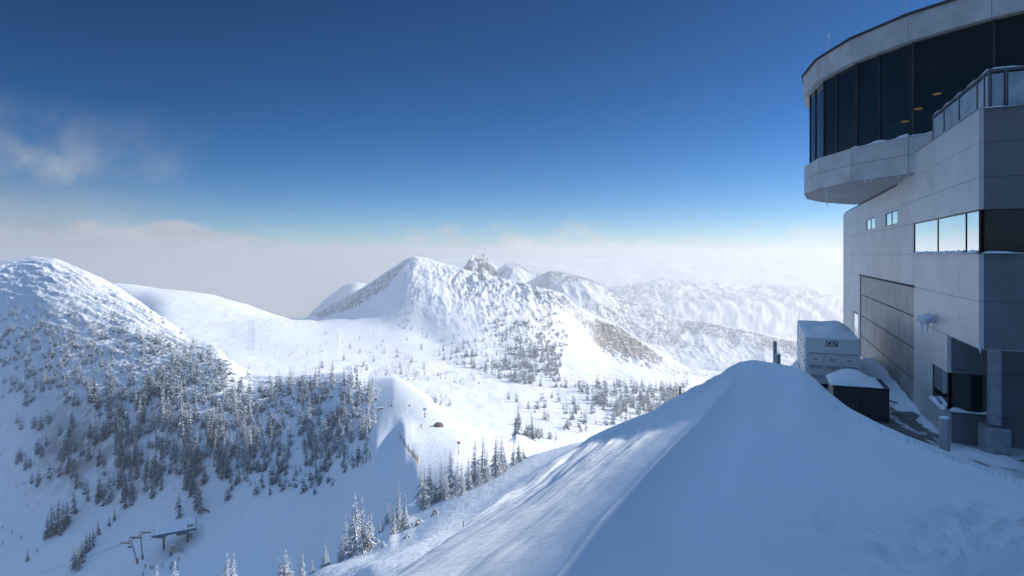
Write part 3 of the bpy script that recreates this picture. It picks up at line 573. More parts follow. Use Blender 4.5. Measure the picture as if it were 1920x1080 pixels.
# ---------------------------------------------------------------- paving and snow by the wall
def paving_mat():
    m = bpy.data.materials.new('icy_paving'); m.use_nodes = True; t = m.node_tree; b = t.nodes['Principled BSDF']; g = N(t, 'ShaderNodeTexCoord')
    mp = N(t, 'ShaderNodeMapping'); mp.inputs['Rotation'].default_value = (0, 0, R(23.4)); L(t, g, 'Object', mp, 'Vector')
    br = N(t, 'ShaderNodeTexBrick', i_Scale=1.1, i_Mortar_Size=.012); br.offset = .5; br.inputs[1].default_value = (.13, .125, .12, 1); br.inputs[2].default_value = (.19, .18, .175, 1); br.inputs[3].default_value = (.04, .04, .04, 1); L(t, mp, 0, br, 'Vector')
    mp2 = N(t, 'ShaderNodeMapping'); mp2.inputs['Rotation'].default_value = (0, 0, R(23.4)); mp2.inputs['Scale'].default_value = (1.3, .38, 1); L(t, g, 'Object', mp2, 'Vector')
    n = N(t, 'ShaderNodeTexNoise', i_Scale=.95, i_Detail=7., i_Roughness=.62); L(t, mp2, 0, n, 'Vector'); f = ramp(t, n.outputs[0], .49, .56)
    mx = N(t, 'ShaderNodeMixRGB'); t.links.new(f, mx.inputs[0]); L(t, br, 0, mx, 1); mx.inputs[2].default_value = (*[c*.85 for c in SNOW], 1); L(t, mx, 0, b, 'Base Color')
    b.inputs['Roughness'].default_value = .65; bp = N(t, 'ShaderNodeBump', i_Strength=1., i_Distance=.03); t.links.new(f, bp.inputs['Height']); L(t, bp, 0, b, 'Normal'); return m
uu_ = np.linspace(6, 33.4, 120); vv_ = np.linspace(.6, 5.3, 20); vv_ = np.concatenate([vv_, np.linspace(5.6, 22, 24)])
Ug, Vg = np.meshgrid(uu_, vv_, indexing='ij'); zz_ = -5.82+.02*fbm(Ug/3, Vg/3, 3)-.6*sstep(-Vg, -1.6, -.6)
me = npmesh('pavement', np.stack([Ug*UU.x+Vg*VV.x, Ug*UU.y+Vg*VV.y, zz_], -1).reshape(-1, 3), gridfaces(*Ug.shape)[:, ::-1], paving_mat(), True)
tag(link('pavement', me), 'icy paved walk between the drift and the building', kind='structure')
# wedge of drifted snow at the foot of the wall, and drifts near the column
def drift_patch(name, u0, u1, v0, v1, fn, lab, nu=160, nv=24):
    a = np.linspace(u0, u1, nu); c = np.linspace(v0, v1, nv); Ug, Vg = np.meshgrid(a, c, indexing='ij'); z = fn(Ug, Vg)
    me = npmesh(name, np.stack([Ug*UU.x+Vg*VV.x, Ug*UU.y+Vg*VV.y, z], -1).reshape(-1, 3), gridfaces(*Ug.shape)[:, ::-1], M_SNOW, True); o = link(name, me); tag(o, lab, kind='structure')
drift_patch('wall_drift', 22.2, 36, 3.2, WV+.02, lambda u, v: -5.9+.55*sstep(v, 4.75-.085*(u-22)+.45*fbm(u/1.0, v/.8, 4), 5.45)*(.35+.6*sstep(u, 22, 34))*sstep(u, 22.3, 23.4)-.06*sstep(-v, -4.2, -3.4)+.05*fbm(u/.6, v/.6, 3), 'strip of drifted snow along the foot of the wall')
drift_patch('column_drift', 17.0, 22.04, 3.2, 14., lambda u, v: -5.93+.17*sstep(fbm(u/1.3+4, v/1.5, 4), -.25, .35)+.30*np.exp(-(((u-cu+.7)/.5)**2+((v-cv_)/.6)**2))+.25*sstep(-u, -19.4, -17.8), 'low snow drifts round the steel column', 100, 160)
# bollards
def bollard(name, x, y, z0, z1, r, lab, cap=True, m=M_STEEL):
    e = empty(name, (x, y, z0)); tag(e, lab, 'bollard'); b = MB(); b.tube((0, 0, 0), (0, 0, z1-z0), r, n=20); b.build('post', m, e, smooth=False)
    if cap: b = MB(); b.blob((0, 0, z1-z0), r, (1.02, 1.02, .5), 2, .05); b.build('snow_cap', M_SNOW, e, smooth=True)
bollard('bollard', (1771-CX)/F*16.6, 16.6, -5.95, -4.62, .125, 'grey steel bollard with a snow cap in front of the lower window')
bollard('marker_post', (1453-CX)/F*25, 25, -7.6, -3.68, .075, 'tall thin grey post at the top of the drift left of the white generator', False)
bollard('bollard', (1458.5-CX)/F*24.4, 24.4, -7.6, -4.15, .11, 'short thick grey bollard just right of the tall thin post on the drift')
# ---------------------------------------------------------------- generator
def snow_cap(w0, w1, h0, h1, z, hfn, name, parent, n=46):
    a = np.linspace(0, 1, n); Ag, Bg = np.meshgrid(a, a, indexing='ij'); e = np.minimum.reduce([Ag, 1-Ag, Bg, 1-Bg]); k = np.clip(e/.08, 0, 1)**.5
    x = w0+(w1-w0)*Ag; y = h0+(h1-h0)*Bg; zt = z+k*hfn(Ag, Bg)+k*.03*fbm(x/.7, y/.7, 4)
    me = npmesh(name, np.stack([x, y, zt], -1).reshape(-1, 3), gridfaces(n, n), M_SNOW, True); return link(name, me, parent)
M_WHITE = mat('white_paint', (.80, .80, .79), .45, noise=.08, nscale=1.5); M_BLACK = mat('black_paint', (.02, .02, .024), .5); M_YEL = mat('yellow_paint', (.75, .42, .03), .5)
ga = math.atan2(UU.y, UU.x)-math.pi/2      # local x = right (v), local y = away (u)
gen = empty('generator', (13.0, 26.0, -5.78), ga); tag(gen, 'large white container generator with a snow covered roof beside the wall', 'generator')
M_LOUV = mat('louvre_grey', (.3, .31, .33), .5); GW, GL, GH = 2.12, 7.2, 2.14
b = MB(); b.box(0, GW, 0, GL, .12, GH); b.build('housing', M_WHITE, gen, bevel=.02)
b = MB(); b.box(.05, GW-.05, .05, GL-.05, -.35, .115); b.build('skid_base', M_BLACK, gen)
snow_cap(.02, GW-.02, .02, GL-.02, GH-.01, lambda a, c: .07+.52*np.exp(-(((a-.62)/.30)**2+((c-.16-.15*a)/.24)**2))+.10*np.exp(-((c-.75)/.2)**2)*a, 'roof_snow', gen)
for i in range(3):
    x0 = .10+i*.655; b = MB(); b.box(x0, x0+.61, -.028, -.001, .2, 1.42); d_ = b.build('front_door', M_WHITE, gen, bevel=.006)
    b = MB(); b.box(x0+.22, x0+.36, -.045, -.029, 1.19, 1.225); b.build('handle', M_BLACK, d_)
    for t in (.05, .5): b = MB(); b.box(x0+t, x0+t+.035, -.045, -.029, 1.36, 1.39); b.build('hinge', M_BLACK, d_)
    for k in range(2):
        b = MB(); zb = .83-k*.42; b.add([(x0+.04, -.029, zb+.12), (x0+.57, -.029, zb+.12), (x0+.57, -.10, zb), (x0+.04, -.10, zb), (x0+.57, -.029, zb), (x0+.04, -.029, zb)], [(0, 3, 2, 1), (3, 5, 4, 2), (1, 2, 4), (0, 5, 3)])
        b.build('louvre_hood', M_LOUV, d_)
b = MB(); b.box(.10, 2.02, -.012, -.001, 1.45, 1.465); b.build('seam', M_DARK, gen)
for i in range(6):
    b = MB(); y0 = .25+i*1.15; b.box(-.025, -.001, y0, y0+1.05, .2, 1.95); d_ = b.build('side_door', M_WHITE, gen, bevel=.006); 
    for z in (.45, 1.0, 1.6): b = MB(); b.box(-.05, -.026, y0+.12, y0+.2, z, z+.07); b.build('hinge', M_BLACK, d_)
b = MB(); b.box(.80, 1.26, -.016, -.0135+.012, 1.79, 2.01); lg = b.build('logo_plate', M_BLACK, gen)
def text(s, size, mt, parent, loc, rot, name='lettering'):
    cu_ = bpy.data.curves.new(name, 'FONT'); cu_.body = s; cu_.size = size; cu_.extrude = .002; cu_.offset = .009; cu_.align_x = 'CENTER'; cu_.space_character = .98; cu_.materials.append(mt)
    o = bpy.data.objects.new('tmp', cu_); C.objects.link(o); dg = bpy.context.evaluated_depsgraph_get(); m2 = bpy.data.meshes.new_from_object(o.evaluated_get(dg)); bpy.data.objects.remove(o)
    o = link(name, m2, parent); o.location = loc; o.rotation_euler = rot; return o
text('CAT', .215, mat('white_letter', (.8, .8, .8), .5), lg, (1.03, -.0205, 1.826), (R(90), 0, 0))
b = MB(); b.add([(.99, -.0245, 1.822), (1.07, -.0245, 1.822), (1.03, -.0245, 1.86)], [(0, 1, 2)]); b.build('triangle', M_YEL, lg)
# dark equipment box
bb = empty('utility_box', (*[(1562-CX)/F*21.0, 21.0], -5.8), ga); tag(bb, 'black metal utility box heaped with snow in front of the generator', 'utility box')
b = MB(); b.box(0, 1.72, 0, 1.75, 0, 1.12); b.build('cabinet', M_BLACK, bb, bevel=.015)
for x_ in (.05, .90): b = MB(); b.box(x_, x_+.78, -.02, -.001, .08, 1.05); b.build('cabinet_door', bpy.data.materials.get('dark_metal') or mat('dark_metal', (.03, .03, .035), .55), bb)
b = MB(); b.box(.93, 1.735, -.035, 1.76, 1.121, 1.16); b.build('lid', M_BLACK, bb)
snow_cap(-.1, 1.58, -.02, 1.78, 1.15, lambda a, c: .42*np.exp(-(((a-.45)/.38)**2+((c-.55)/.45)**2))+.03, 'snow_heap', bb)
# ---------------------------------------------------------------- conifers
OCT_V = np.array([(1, 0, 0), (-1, 0, 0), (0, 1, 0), (0, -1, 0), (0, 0, 1), (0, 0, -1)], float)
OCT_F = np.array([(0, 2, 4), (2, 1, 4), (1, 3, 4), (3, 0, 4), (2, 0, 5), (1, 2, 5), (3, 1, 5), (0, 3, 5)])
def crown(H, wid, tiers, per, seed, frost=.6, gaps=.12, clumps=3):
    """crown of drooping frosted boughs; every bough is a chain of tapering clumps"""
    r = np.random.default_rng(seed); V, Fc, A = [], [], []; n = 0
    lean = r.normal(size=2)*.02; fa = r.uniform(0, 6.28); 
    for t in range(tiers):
        h = .06+.93*((t+r.uniform(-.3, .3))/tiers); h = min(max(h, .04), .985); prof = (1-h)**.75*(1-.35*math.exp(-(h/.08)**2))
        rad0 = wid*prof*(1+.22*r.normal()); rad0 = max(rad0, wid*.07)
        m = max(2, int(round(per*(.4+.6*(1-h))))); a0 = r.uniform(0, 6.28)
        for k in range(m):
            if r.random() < gaps: continue
            a = a0+6.28*k/m+r.normal()*.25; rad = rad0*(1+.28*r.normal()); rad = max(rad, .04)
            up = r.uniform(-.12, .10)
            for c in range(clumps):
                f = (c+.75)/clumps; rr = rad*f; L_ = rad/clumps*.85+.02*H/10; wd = L_*r.uniform(.38, .6); th = L_*r.uniform(.28, .5)
                v = OCT_V*np.array([L_, wd, th])*(1+.25*r.normal(size=(6, 1)))
                dr = -(.25+.35*(1-h))*f*f+up; ca, sa = math.cos(a), math.sin(a); pt = -.35*f
                x = v[:, 0]; z = v[:, 2]+x*pt; x = x+rr; px_ = x*ca-v[:, 1]*sa; py_ = x*sa+v[:, 1]*ca
                V.append(np.stack([px_+lean[0]*h*H, py_+lean[1]*h*H, z+h*H+dr*rad], -1)); Fc.append(OCT_F+n); n += 6
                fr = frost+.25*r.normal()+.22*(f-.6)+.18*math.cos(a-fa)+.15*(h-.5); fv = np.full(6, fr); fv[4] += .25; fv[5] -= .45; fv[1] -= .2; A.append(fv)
    V.append(np.array([(.05*wid, 0, .93*H), (-.03*wid, .05*wid, .93*H), (-.03*wid, -.05*wid, .93*H), (lean[0]*H, lean[1]*H, 1.03*H)])); Fc.append(np.array([(0, 1, 3), (1, 2, 3), (2, 0, 3)])+n); A.append(np.full(4, frost+.2))
    return np.concatenate(V), np.concatenate(Fc), np.clip(np.concatenate(A), 0, 1)
def trunk_mesh(H, r0):
    b = MB(); zs = [-.6, 0, H*.3, H*.65, H*.93]; rs = [r0*1.2, r0, r0*.75, r0*.42, r0*.12]
    for i in range(4): b.tube((0, 0, zs[i]), (0, 0, zs[i+1]), rs[i], rs[i+1], 6, False)
    me = bpy.data.meshes.new('trunk'); me.from_pydata([tuple(v) for v in b.v], [], b.f); me.materials.append(M_BARK); me.update(); return me
def cmesh(args, mt):
    V, Fc, A = crown(*args[:5], **args[5]); me = npmesh('crown', V, Fc, mt); attr(me, 'frost', A); return me
TRUNK = trunk_mesh(10, .17)
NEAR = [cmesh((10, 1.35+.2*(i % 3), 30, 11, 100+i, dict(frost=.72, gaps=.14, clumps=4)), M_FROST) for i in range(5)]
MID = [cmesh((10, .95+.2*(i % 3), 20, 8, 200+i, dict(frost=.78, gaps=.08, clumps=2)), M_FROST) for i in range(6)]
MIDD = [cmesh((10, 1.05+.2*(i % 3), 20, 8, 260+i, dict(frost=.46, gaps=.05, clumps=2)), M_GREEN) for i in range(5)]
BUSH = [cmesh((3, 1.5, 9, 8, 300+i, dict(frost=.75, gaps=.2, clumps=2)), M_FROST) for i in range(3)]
ntree = 0
def tree(p, H, kind, label, group=None, wid=1., name='conifer', cat='tree'):
    global ntree; ntree += 1
    me = random.choice(kind); e = empty(name, p, random.uniform(0, 6.28)); s = H/(3 if kind is BUSH else 10); e.scale = (s*wid, s*wid, s)
    e.rotation_euler.x = random.gauss(0, .025); e.rotation_euler.y = random.gauss(0, .025)
    tag(e, label, cat, group); link('crown', me, e)
    if kind is not BUSH: link('trunk', TRUNK, e)
    else: 
        t = link('trunk', TRUNK, e); t.scale = (.4, .4, .25)
    return e
# near trees along the edge of our own slope: (px, base row, height m, label)
NT = [
 (648, 1035, 8.6, 'left spire of the frosted conifer clump above the sunlit piste', 'clump'), (668, 1042, 9.8, 'tallest middle conifer of the frosted clump left of the sunlit piste', ''), (656, 1046, 7.4, 'broad low conifer at the front of the frosted clump left of the piste', ''),
 (680, 1040, 8.4, 'right-hand conifer of the frosted clump left of the sunlit piste', ''), (690, 1036, 5.6, 'short dense conifer on the right foot of the frosted clump', ''), (640, 1012, 6.4, 'slim sunlit conifer leaning out left of the frosted clump', ''),
 (696, 985, 6.2, 'single bright frosted conifer standing between the two clumps', ''), (712, 972, 2.8, 'very small conifer just right of the single bright conifer', ''), (717, 970, 2.4, 'smallest conifer between the single bright conifer and the right clump', ''),
 (745, 1000, 9.0, 'tall crooked frosted conifer in the clump below the snow fence', ''), (726, 985, 5.8, 'slender conifer at the left of the clump below the snow fence', ''), (737, 1006, 5.0, 'bushy conifer at the foot of the clump below the snow fence', ''), (758, 996, 6.4, 'right conifer of the clump below the snow fence', ''),
 (565, 1075, 6.0, 'thin sunlit conifer standing alone low on the slope', ''), (608, 1048, 5.2, 'small dark-green frosted conifer left of the large clump', ''), (615, 1046, 3.4, 'tiny conifer touching the small dark-green one left of the large clump', ''), (584, 1072, 3.6, 'little shaded conifer right of the thin sunlit one', ''),
 (535, 1104, 5.0, 'sunlit conifer top poking in at the bottom edge left of the thin tree', ''), (545, 1106, 3.8, 'low sunlit conifer top at the bottom edge under the thin tree', ''), (524, 1100, 4.6, 'snowy conifer tip at the bottom edge, left of the pair of low tops', ''),
 (420, 1140, 7.8, 'left one of two white conifer tips at the bottom edge', ''), (438, 1142, 7.6, 'right one of two white conifer tips at the bottom edge', ''), (293, 1150, 8.0, 'white conifer tip at the bottom edge below the chairlift station', ''), (324, 1150, 8.3, 'white conifer tip at the bottom edge right of the skiers', ''),
 (790, 948, 8.6, 'leftmost tall conifer of the long frosted row beside the track', ''), (797, 955, 9.2, 'second conifer of the long frosted row beside the track', ''), (795, 958, 5.0, 'short bright conifer in front of the left end of the long row', ''), (806, 944, 8.2, 'third conifer of the long frosted row', ''), (815, 948, 7.0, 'dense conifer a third of the way along the long frosted row', ''),
 (826, 942, 8.4, 'fourth tall spire of the long frosted row', ''), (836, 938, 7.4, 'middle conifer of the long frosted row', ''), (845, 930, 9.4, 'tallest conifer in the middle of the long frosted row', ''), (855, 934, 8.0, 'frosted conifer right of the tallest one in the long row', ''), (866, 930, 7.2, 'rounded conifer in the right half of the long frosted row', ''),
 (878, 922, 7.4, 'frosted conifer before the big pair in the long row', ''), (888, 912, 9.8, 'left one of the big pair near the right end of the long row', ''), (903, 908, 10.2, 'right one of the big pair near the right end of the long row', ''), (897, 916, 6.5, 'low wide conifer in front of the big pair', ''), (912, 905, 7.0, 'conifer leaning right beside the big pair', ''),
 (928, 896, 9.0, 'tall conifer starting the right-end group of the long row', ''), (938, 890, 8.2, 'second conifer of the right-end group of the long row', ''), (936, 895, 5.2, 'low conifer at the foot of the right-end group', ''), (947, 885, 5.6, 'small conifer near the right end of the long row', ''), (962, 874, 5.2, 'small twisted conifer second from the right end', ''), (973, 868, 4.8, 'last small conifer at the right end of the long row', ''), (982, 862, 3.4, 'tiny bare-topped conifer beyond the right end of the long row', '')]
for (px_, row, H, lab, _) in NT:
    j = int(np.searchsorted(PX_MAIN, px_)); p = pick(px_, row, 55)
    if p is None or p.y > 175: 
        k = np.argmin(np.abs(T-2.93)); p = Vector((Xg[k, j], D[k, j], Zg[k, j]))
    H = H*p.y/125 if p.y > 125 else H
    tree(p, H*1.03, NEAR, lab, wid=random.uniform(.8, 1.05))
for (px_, row, H, lab) in ((780, 990, 1.5, 'rounded frosted shrub right of the clump below the fence'), (787, 986, 1.3, 'second frosted shrub right of the clump, touching the first'), (817, 968, 1.6, 'white rimed snag on the open slope above the piste'), (765, 1012, 1.1, 'small frosted bush just above the sunlit piste'), (707, 1022, 1.2, 'dark bush on the shaded slope right of the large clump'), (718, 1030, 1.1, 'low bush nearest the piste right of the large clump')):
    p = pick(px_, row, 50); p and tree(p, H, BUSH, lab, name='shrub', cat='shrub')
# left slope: scatter by region; the largest become objects, the rest goes into one forest mesh
cand = []
def inpoly(x, y, P):
    c = False; n = len(P)
    for i in range(n):
        (x1, y1), (x2, y2) = P[i], P[i-1]
        if (y1 > y) != (y2 > y) and x < (x2-x1)*(y-y1)/(y2-y1)+x1: c = not c
    return c
def scatter(poly, n, h0, h1, reg, clump=0., dmin=175, dmax=5000, cs=40):
    xs = [p[0] for p in poly]; ys = [p[1] for p in poly]; k = 0; tries = 0
    while k < n and tries < n*60:
        tries += 1; x = random.uniform(min(xs), max(xs)); y = random.uniform(min(ys), max(ys))
        if not inpoly(x, y, poly): continue
        if clump and float(pn(np.array([x/cs+3.7*len(reg)]), np.array([y/(cs*.55)]))[0]) < clump: continue
        p = pick(x, y, dmin)
        if p is None or p.y > dmax: continue
        cand.append((p, random.uniform(h0, h1)*random.uniform(.75, 1.15)*(1.45 if reg == 'basin' and y > 655 and h0 > 7 else 1), reg)); k += 1
FOREST = [(330, 672), (400, 672), (440, 705), (520, 715), (600, 716), (650, 716), (700, 735), (712, 760), (700, 800), (690, 830), (640, 850), (560, 850), (450, 880), (330, 870), (260, 840), (250, 760), (290, 700)]
scatter(FOREST, 560, 10, 14, 'forest', -.35, 175, 600, 30)
scatter([(150, 740), (300, 700), (420, 850), (430, 900), (330, 920), (230, 960), (140, 930), (110, 860)], 300, 10, 14, 'lower', -.02, 175, 600)
scatter([(390, 850), (600, 840), (690, 850), (690, 880), (600, 930), (480, 930), (400, 890)], 70, 4, 9, 'lower', .0, 175, 600)
scatter([(420, 850), (690, 850), (650, 905), (420, 940), (330, 930)], 130, 4, 9, 'lower', .02, 175, 600)
scatter([(0, 590), (120, 560), (260, 570), (390, 660), (330, 700), (200, 730), (0, 740)], 230, 5, 10, 'top', -.02, 175, 1200, 26)
scatter([(0, 610), (180, 600), (400, 665), (300, 745), (0, 765)], 260, 8, 13, 'top', -.12, 175, 1200, 22)
scatter([(0, 520), (120, 505), (230, 560), (300, 640), (0, 600)], 90, 1.5, 4, 'top', .1, 175, 1200, 26)
scatter([(20, 760), (150, 760), (130, 940), (30, 900)], 42, 9, 12, 'lower', .05, 175, 700)
NAMED = [(336, 972, 17, 'lone tall dark conifer directly behind the chairlift station'), (368, 955, 16, 'left tall conifer of the pair right of the lone tree behind the station'), (375, 962, 17, 'right tall conifer of the pair above the tunnel mouth'), (360, 925, 10, 'shorter conifer above the pair behind the station'),
 (88, 1010, 14, 'leftmost conifer of the dark clump above the skiers\' traverse'), (97, 1004, 19, 'tallest conifer of the dark clump on the left above the traverse'), (107, 1002, 21, 'broad middle conifer of the dark clump on the left'), (116, 995, 17, 'dark conifer on the right flank of the left clump'), (124, 985, 15, 'rightmost conifer of the dark clump on the left'), (112, 1006, 10, 'low conifer at the foot of the dark left clump'), (140, 965, 15, 'single dark conifer just right of the left clump'),
 (139, 1068, 15, 'front-left conifer of the dark clump near the bottom left'), (147, 1070, 17, 'tall front conifer of the dark clump near the bottom left'), (153, 1056, 16, 'middle conifer of the dark clump near the bottom left'), (160, 1040, 13, 'slim conifer in the bottom left clump'), (167, 1032, 13, 'conifer right of the slim one in the bottom left clump'), (174, 1024, 12, 'rightmost tall conifer of the bottom left clump'), (185, 1004, 10, 'small conifer uphill right of the bottom left clump'), (165, 942, 8, 'short round conifer on open snow left of centre slope'), (51, 1052, 7, 'small leaning conifer alone on the snow at the far left'), (205, 988, 6, 'tiny conifer in the diagonal line above the lift tower'), (214, 976, 7, 'upper conifer in the diagonal line above the lift tower'), (234, 955, 10, 'conifer at the top of the diagonal line above the lift tower'),
 (598, 905, 9, 'slim sunlit-topped conifer alone on the shaded slope left of the track'), (680, 870, 8, 'left tree of the small trio under the track edge'), (686, 868, 9, 'middle tree of the small trio under the track edge'), (693, 862, 8, 'right tree of the small trio under the track edge'), (554, 893, 8, 'dark small conifer standing alone on the lower shaded slope')]
for (px_, row, H, lab) in NAMED:
    p = pick(px_, row, 175)
    if p: tree(p, H*.80*p.y/270, MIDD if px_ < 400 else MID, lab, wid=.95)
# basin, peak and far ridges
B0 = len(cand)
scatter([(900, 740), (960, 745), (1100, 730), (1180, 760), (1200, 800), (1100, 800), (980, 770)], 60, 10, 15, 'basin', -.05, 320)
scatter([(880, 690), (960, 680), (1060, 700), (1060, 730), (960, 720)], 85, 12, 17, 'basin', -.1, 320, 2000, 22)
scatter([(1060, 715), (1200, 725), (1300, 740), (1220, 785), (1120, 770)], 170, 11, 17, 'basin', -.1, 320, 2000, 22)
scatter([(960, 780), (1130, 790), (1060, 835), (960, 830)], 34, 9, 13, 'basin', .1, 320)
scatter([(820, 640), (900, 620), (1000, 660), (1000, 700), (860, 700), (820, 670)], 80, 10, 15, 'basin', .05, 320, 2000, 20)
scatter([(900, 570), (960, 580), (1050, 585), (1070, 640), (1040, 690), (980, 680), (930, 620)], 260, 10, 16, 'basin', -.15, 320, 2000, 24)
scatter([(860, 520), (1000, 540), (1060, 560), (1060, 590), (960, 575), (870, 560)], 150, 5, 10, 'basin', -.05, 320, 2000, 20)
scatter([(990, 545), (1060, 560), (1070, 580), (1020, 580)], 90, 6, 11, 'basin', -.4, 320)
scatter([(1080, 590), (1150, 620), (1130, 640), (1080, 620)], 50, 5, 10, 'basin', -.1, 320)
scatter([(760, 500), (860, 520), (900, 600), (830, 620), (760, 560)], 120, 2, 6, 'basin', .1, 320, 2000, 18)
scatter([(590, 590), (640, 565), (700, 530), (770, 485), (720, 545), (660, 580), (600, 598)], 800, 5, 11, 'flank', -.9, 320, 2400, 26)
scatter([(760, 490), (800, 490), (880, 520), (900, 560), (800, 600), (740, 560)], 420, 1.5, 4.5, 'basin', -.05, 320, 2000, 14)
scatter([(900, 600), (1060, 600), (1050, 700), (940, 700)], 200, 10, 16, 'basin', -.1, 320, 2000, 18)
scatter([(600, 615), (880, 620), (880, 710), (600, 700)], 46, 9, 13, 'basin', .12, 320, 2000, 22)
scatter([(640, 690), (900, 700), (900, 730), (760, 720), (650, 705)], 55, 5, 9, 'basin', .0, 420, 2000, 22)
scatter([(780, 725), (850, 750), (840, 775), (800, 745)], 26, 4, 8, 'basin', -.2, 300)
scatter([(440, 640), (560, 650), (640, 660), (560, 680), (460, 665)], 18, 5, 9, 'basin', -.2, 600)
scatter([(1150, 760), (1240, 740), (1300, 715), (1230, 780)], 60, 9, 13, 'basin', -.2, 320)
scatter([(740, 590), (765, 575), (775, 620), (750, 620)], 22, 8, 12, 'basin', -.9, 600)
scatter([(1200, 640), (1300, 690), (1350, 700), (1290, 720), (1220, 690)], 70, 5, 9, 'basin', -.1, 600, 5000, 16)
cand.sort(key=lambda c: -c[1]/c[0].y)
LAB = {'flank': ('conifer on the shaded left flank of the central peak', 'conifers on the shaded flank of the central peak'), 'forest': ('frosted conifer in the dense forest below the left ridge crest', 'conifers of the dense forest under the ridge crest'), 'lower': ('dark snow-dusted conifer in the shaded lower forest on the left slope', 'conifers of the shaded lower forest'),
       'top': ('stunted rimed conifer on the windblown upper slope of the left hill', 'stunted conifers on the upper left hill'), 'basin': ('grey-green conifer in the sunlit basin below the central peak', 'conifers in the sunlit basin')}
NOBJ = max(0, 296-ntree)
for (p, H, reg) in cand[:NOBJ]:
    k = MIDD if (reg == 'lower' or (reg == 'basin')) else MID
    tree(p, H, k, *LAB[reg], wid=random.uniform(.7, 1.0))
# forest mesh of all the smaller ones
LOW = [crown(10, 1.2, 11, 5, 400+i, frost=f, gaps=.03, clumps=1) for i, f in enumerate((.72, .6, .5, .42))]
LOWF = [crown(10, 1.5, 6, 4, 440+i, frost=.32, gaps=.0, clumps=1) for i in range(3)]
Vs, Fs, As = [], [], []; n = 0
rest = [(np.array(p), H, reg) for (p, H, reg) in cand[NOBJ:]]
# distant forested ridge: trees spread over the far hills
fi = np.argwhere((U2 > 1.25) & (U2 < 2.05) & (Q2 > 930) & (Q2 < 1580))
sel = fi[rng.integers(0, len(fi), 7000)]
cn = fbm(X2/180, D2/180, 3)
for (i, j) in sel:
    if cn[i, j] > -.22+rng.uniform(-.15, .1) and not (Q2[i, j] < 960 and rng.random() < .7): rest.append((np.array((X2[i, j]+rng.normal()*4, D2[i, j], Z2[i, j]-.5)), rng.uniform(8, 15), 'far'))
fi = np.argwhere((U2 > 4.1) & (U2 < 5.05) & (Q2 > 1120) & (Q2 < 1590)); sel = fi[rng.integers(0, len(fi), 6000)]; cn = fbm(X2/500+9, D2/500, 3)
for (i, j) in sel:
    if cn[i, j] > -.1: rest.append((np.array((X2[i, j]+rng.normal()*9, D2[i, j]+rng.normal()*8, Z2[i, j]-1.5)), rng.uniform(12, 22), 'far'))
for (p, H, reg) in rest:
    src = LOWF if reg == 'far' or p[1] > 1200 else LOW
    V, Fc, A = src[0 if (reg == 'top') else rng.integers(0, len(src))]; a = rng.uniform(0, 6.28); s = H/10; ca, sa = math.cos(a), math.sin(a); q = rng.uniform(.8, 1.2)
    Vs.append(np.stack([(V[:, 0]*ca-V[:, 1]*sa)*s*q+p[0], (V[:, 0]*sa+V[:, 1]*ca)*s*q+p[1], V[:, 2]*s+p[2]-.2], -1)); Fs.append(Fc+n); n += len(V)
    As.append(A+(.15 if reg in ('top', 'forest') else -.25 if reg == 'flank' else -.08 if reg != 'far' else 0.))
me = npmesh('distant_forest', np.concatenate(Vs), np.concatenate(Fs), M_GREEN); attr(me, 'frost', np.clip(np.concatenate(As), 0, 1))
tag(link('distant_forest', me), 'countless small conifers scattered over basin, peak and far ridges', kind='stuff')
# ---------------------------------------------------------------- things on the slopes
M_BLUE = mat('blue_paint', (.02, .10, .22), .5); M_RED = mat('red_paint', (.5, .04, .02), .5); M_ORN = mat('orange_pad', (.72, .2, .03), .6); M_WOOD = mat('weathered_wood', (.13, .11, .09), .9, noise=.4, nscale=3.)
M_LIFT = mat('lift_steel', (.13, .15, .15), .5, .4); M_SIGN = mat('sign_face', (.55, .6, .7), .5)
# snow fence beside the track
fp = [(750, 822), (758, 836), (766, 848), (775, 858), (783, 868)]; fpts = [pick(x, y, 150) for x, y in fp]; fe = empty('snow_fence', fpts[0]); tag(fe, 'wooden snow fence running down beside the groomed track', 'fence')
for a, c in zip(fpts[:-1], fpts[1:]):
    b = MB()
    for i in range(7):
        q = a.lerp(c, i/7)-fpts[0]; b.box(q.x-.06, q.x+.06, q.y-.05, q.y+.05, q.z-.8, q.z+1.7+random.uniform(-.3, .3))
    b.build('slat_panel', M_WOOD, fe)
for q0 in fpts:
    b = MB(); q = q0-fpts[0]; b.tube(q+Vector((0, -.15, -.8)), q+Vector((0, -.15, 2.9)), .11, n=6); b.build('post', M_WOOD, fe)
def pole(name, px_, row, h, r, lab, cat, m=M_STEEL, extra=None, d=None, dmin=150):
    p = ground(px_, d) if d else pick(px_, row, dmin); e = empty(name, p); tag(e, lab, cat); b = MB(); b.tube((0, 0, -.6), (0, 0, h), r, n=8); b.build('pole', m, e)
    for (nm, kind, z, s, mm) in (extra or []):
        b = MB()
        if kind == 'disc': b.tube((0, -r-.02, z), (0, -r-.10, z), s, n=16)
        elif kind == 'board': b.box(-s, s, -r-.07, -r-.01, z-s*.8, z+s*.8)
        elif kind == 'pad': b.tube((0, 0, 0), (0, 0, z), s, n=12)
        b.build(nm, mm, e, bevel=.01)
    return e
pole('trail_sign', 796, 784, 4.6, .08, 'tall trail sign with a blue board above red discs on the saddle', 'sign', M_STEEL, [('sign_board', 'board', 4.2, .75, M_SIGN), ('red_disc', 'disc', 1.9, .4, M_RED), ('lower_red_disc', 'disc', .9, .35, M_RED)])
pole('trail_sign', 859, 852, 4.8, .08, 'trail sign with one red board and a yellow padded foot by the piste', 'sign', M_STEEL, [('sign_board', 'board', 4.2, .5, M_RED), ('foot_pad', 'pad', 1.2, .2, M_YEL)])
pole('fence_marker', 783, 870, 2.4, .16, 'yellow marker post at the lower end of the snow fence', 'marker', M_YEL, [('reflector', 'board', 2.1, .2, M_ORN)])
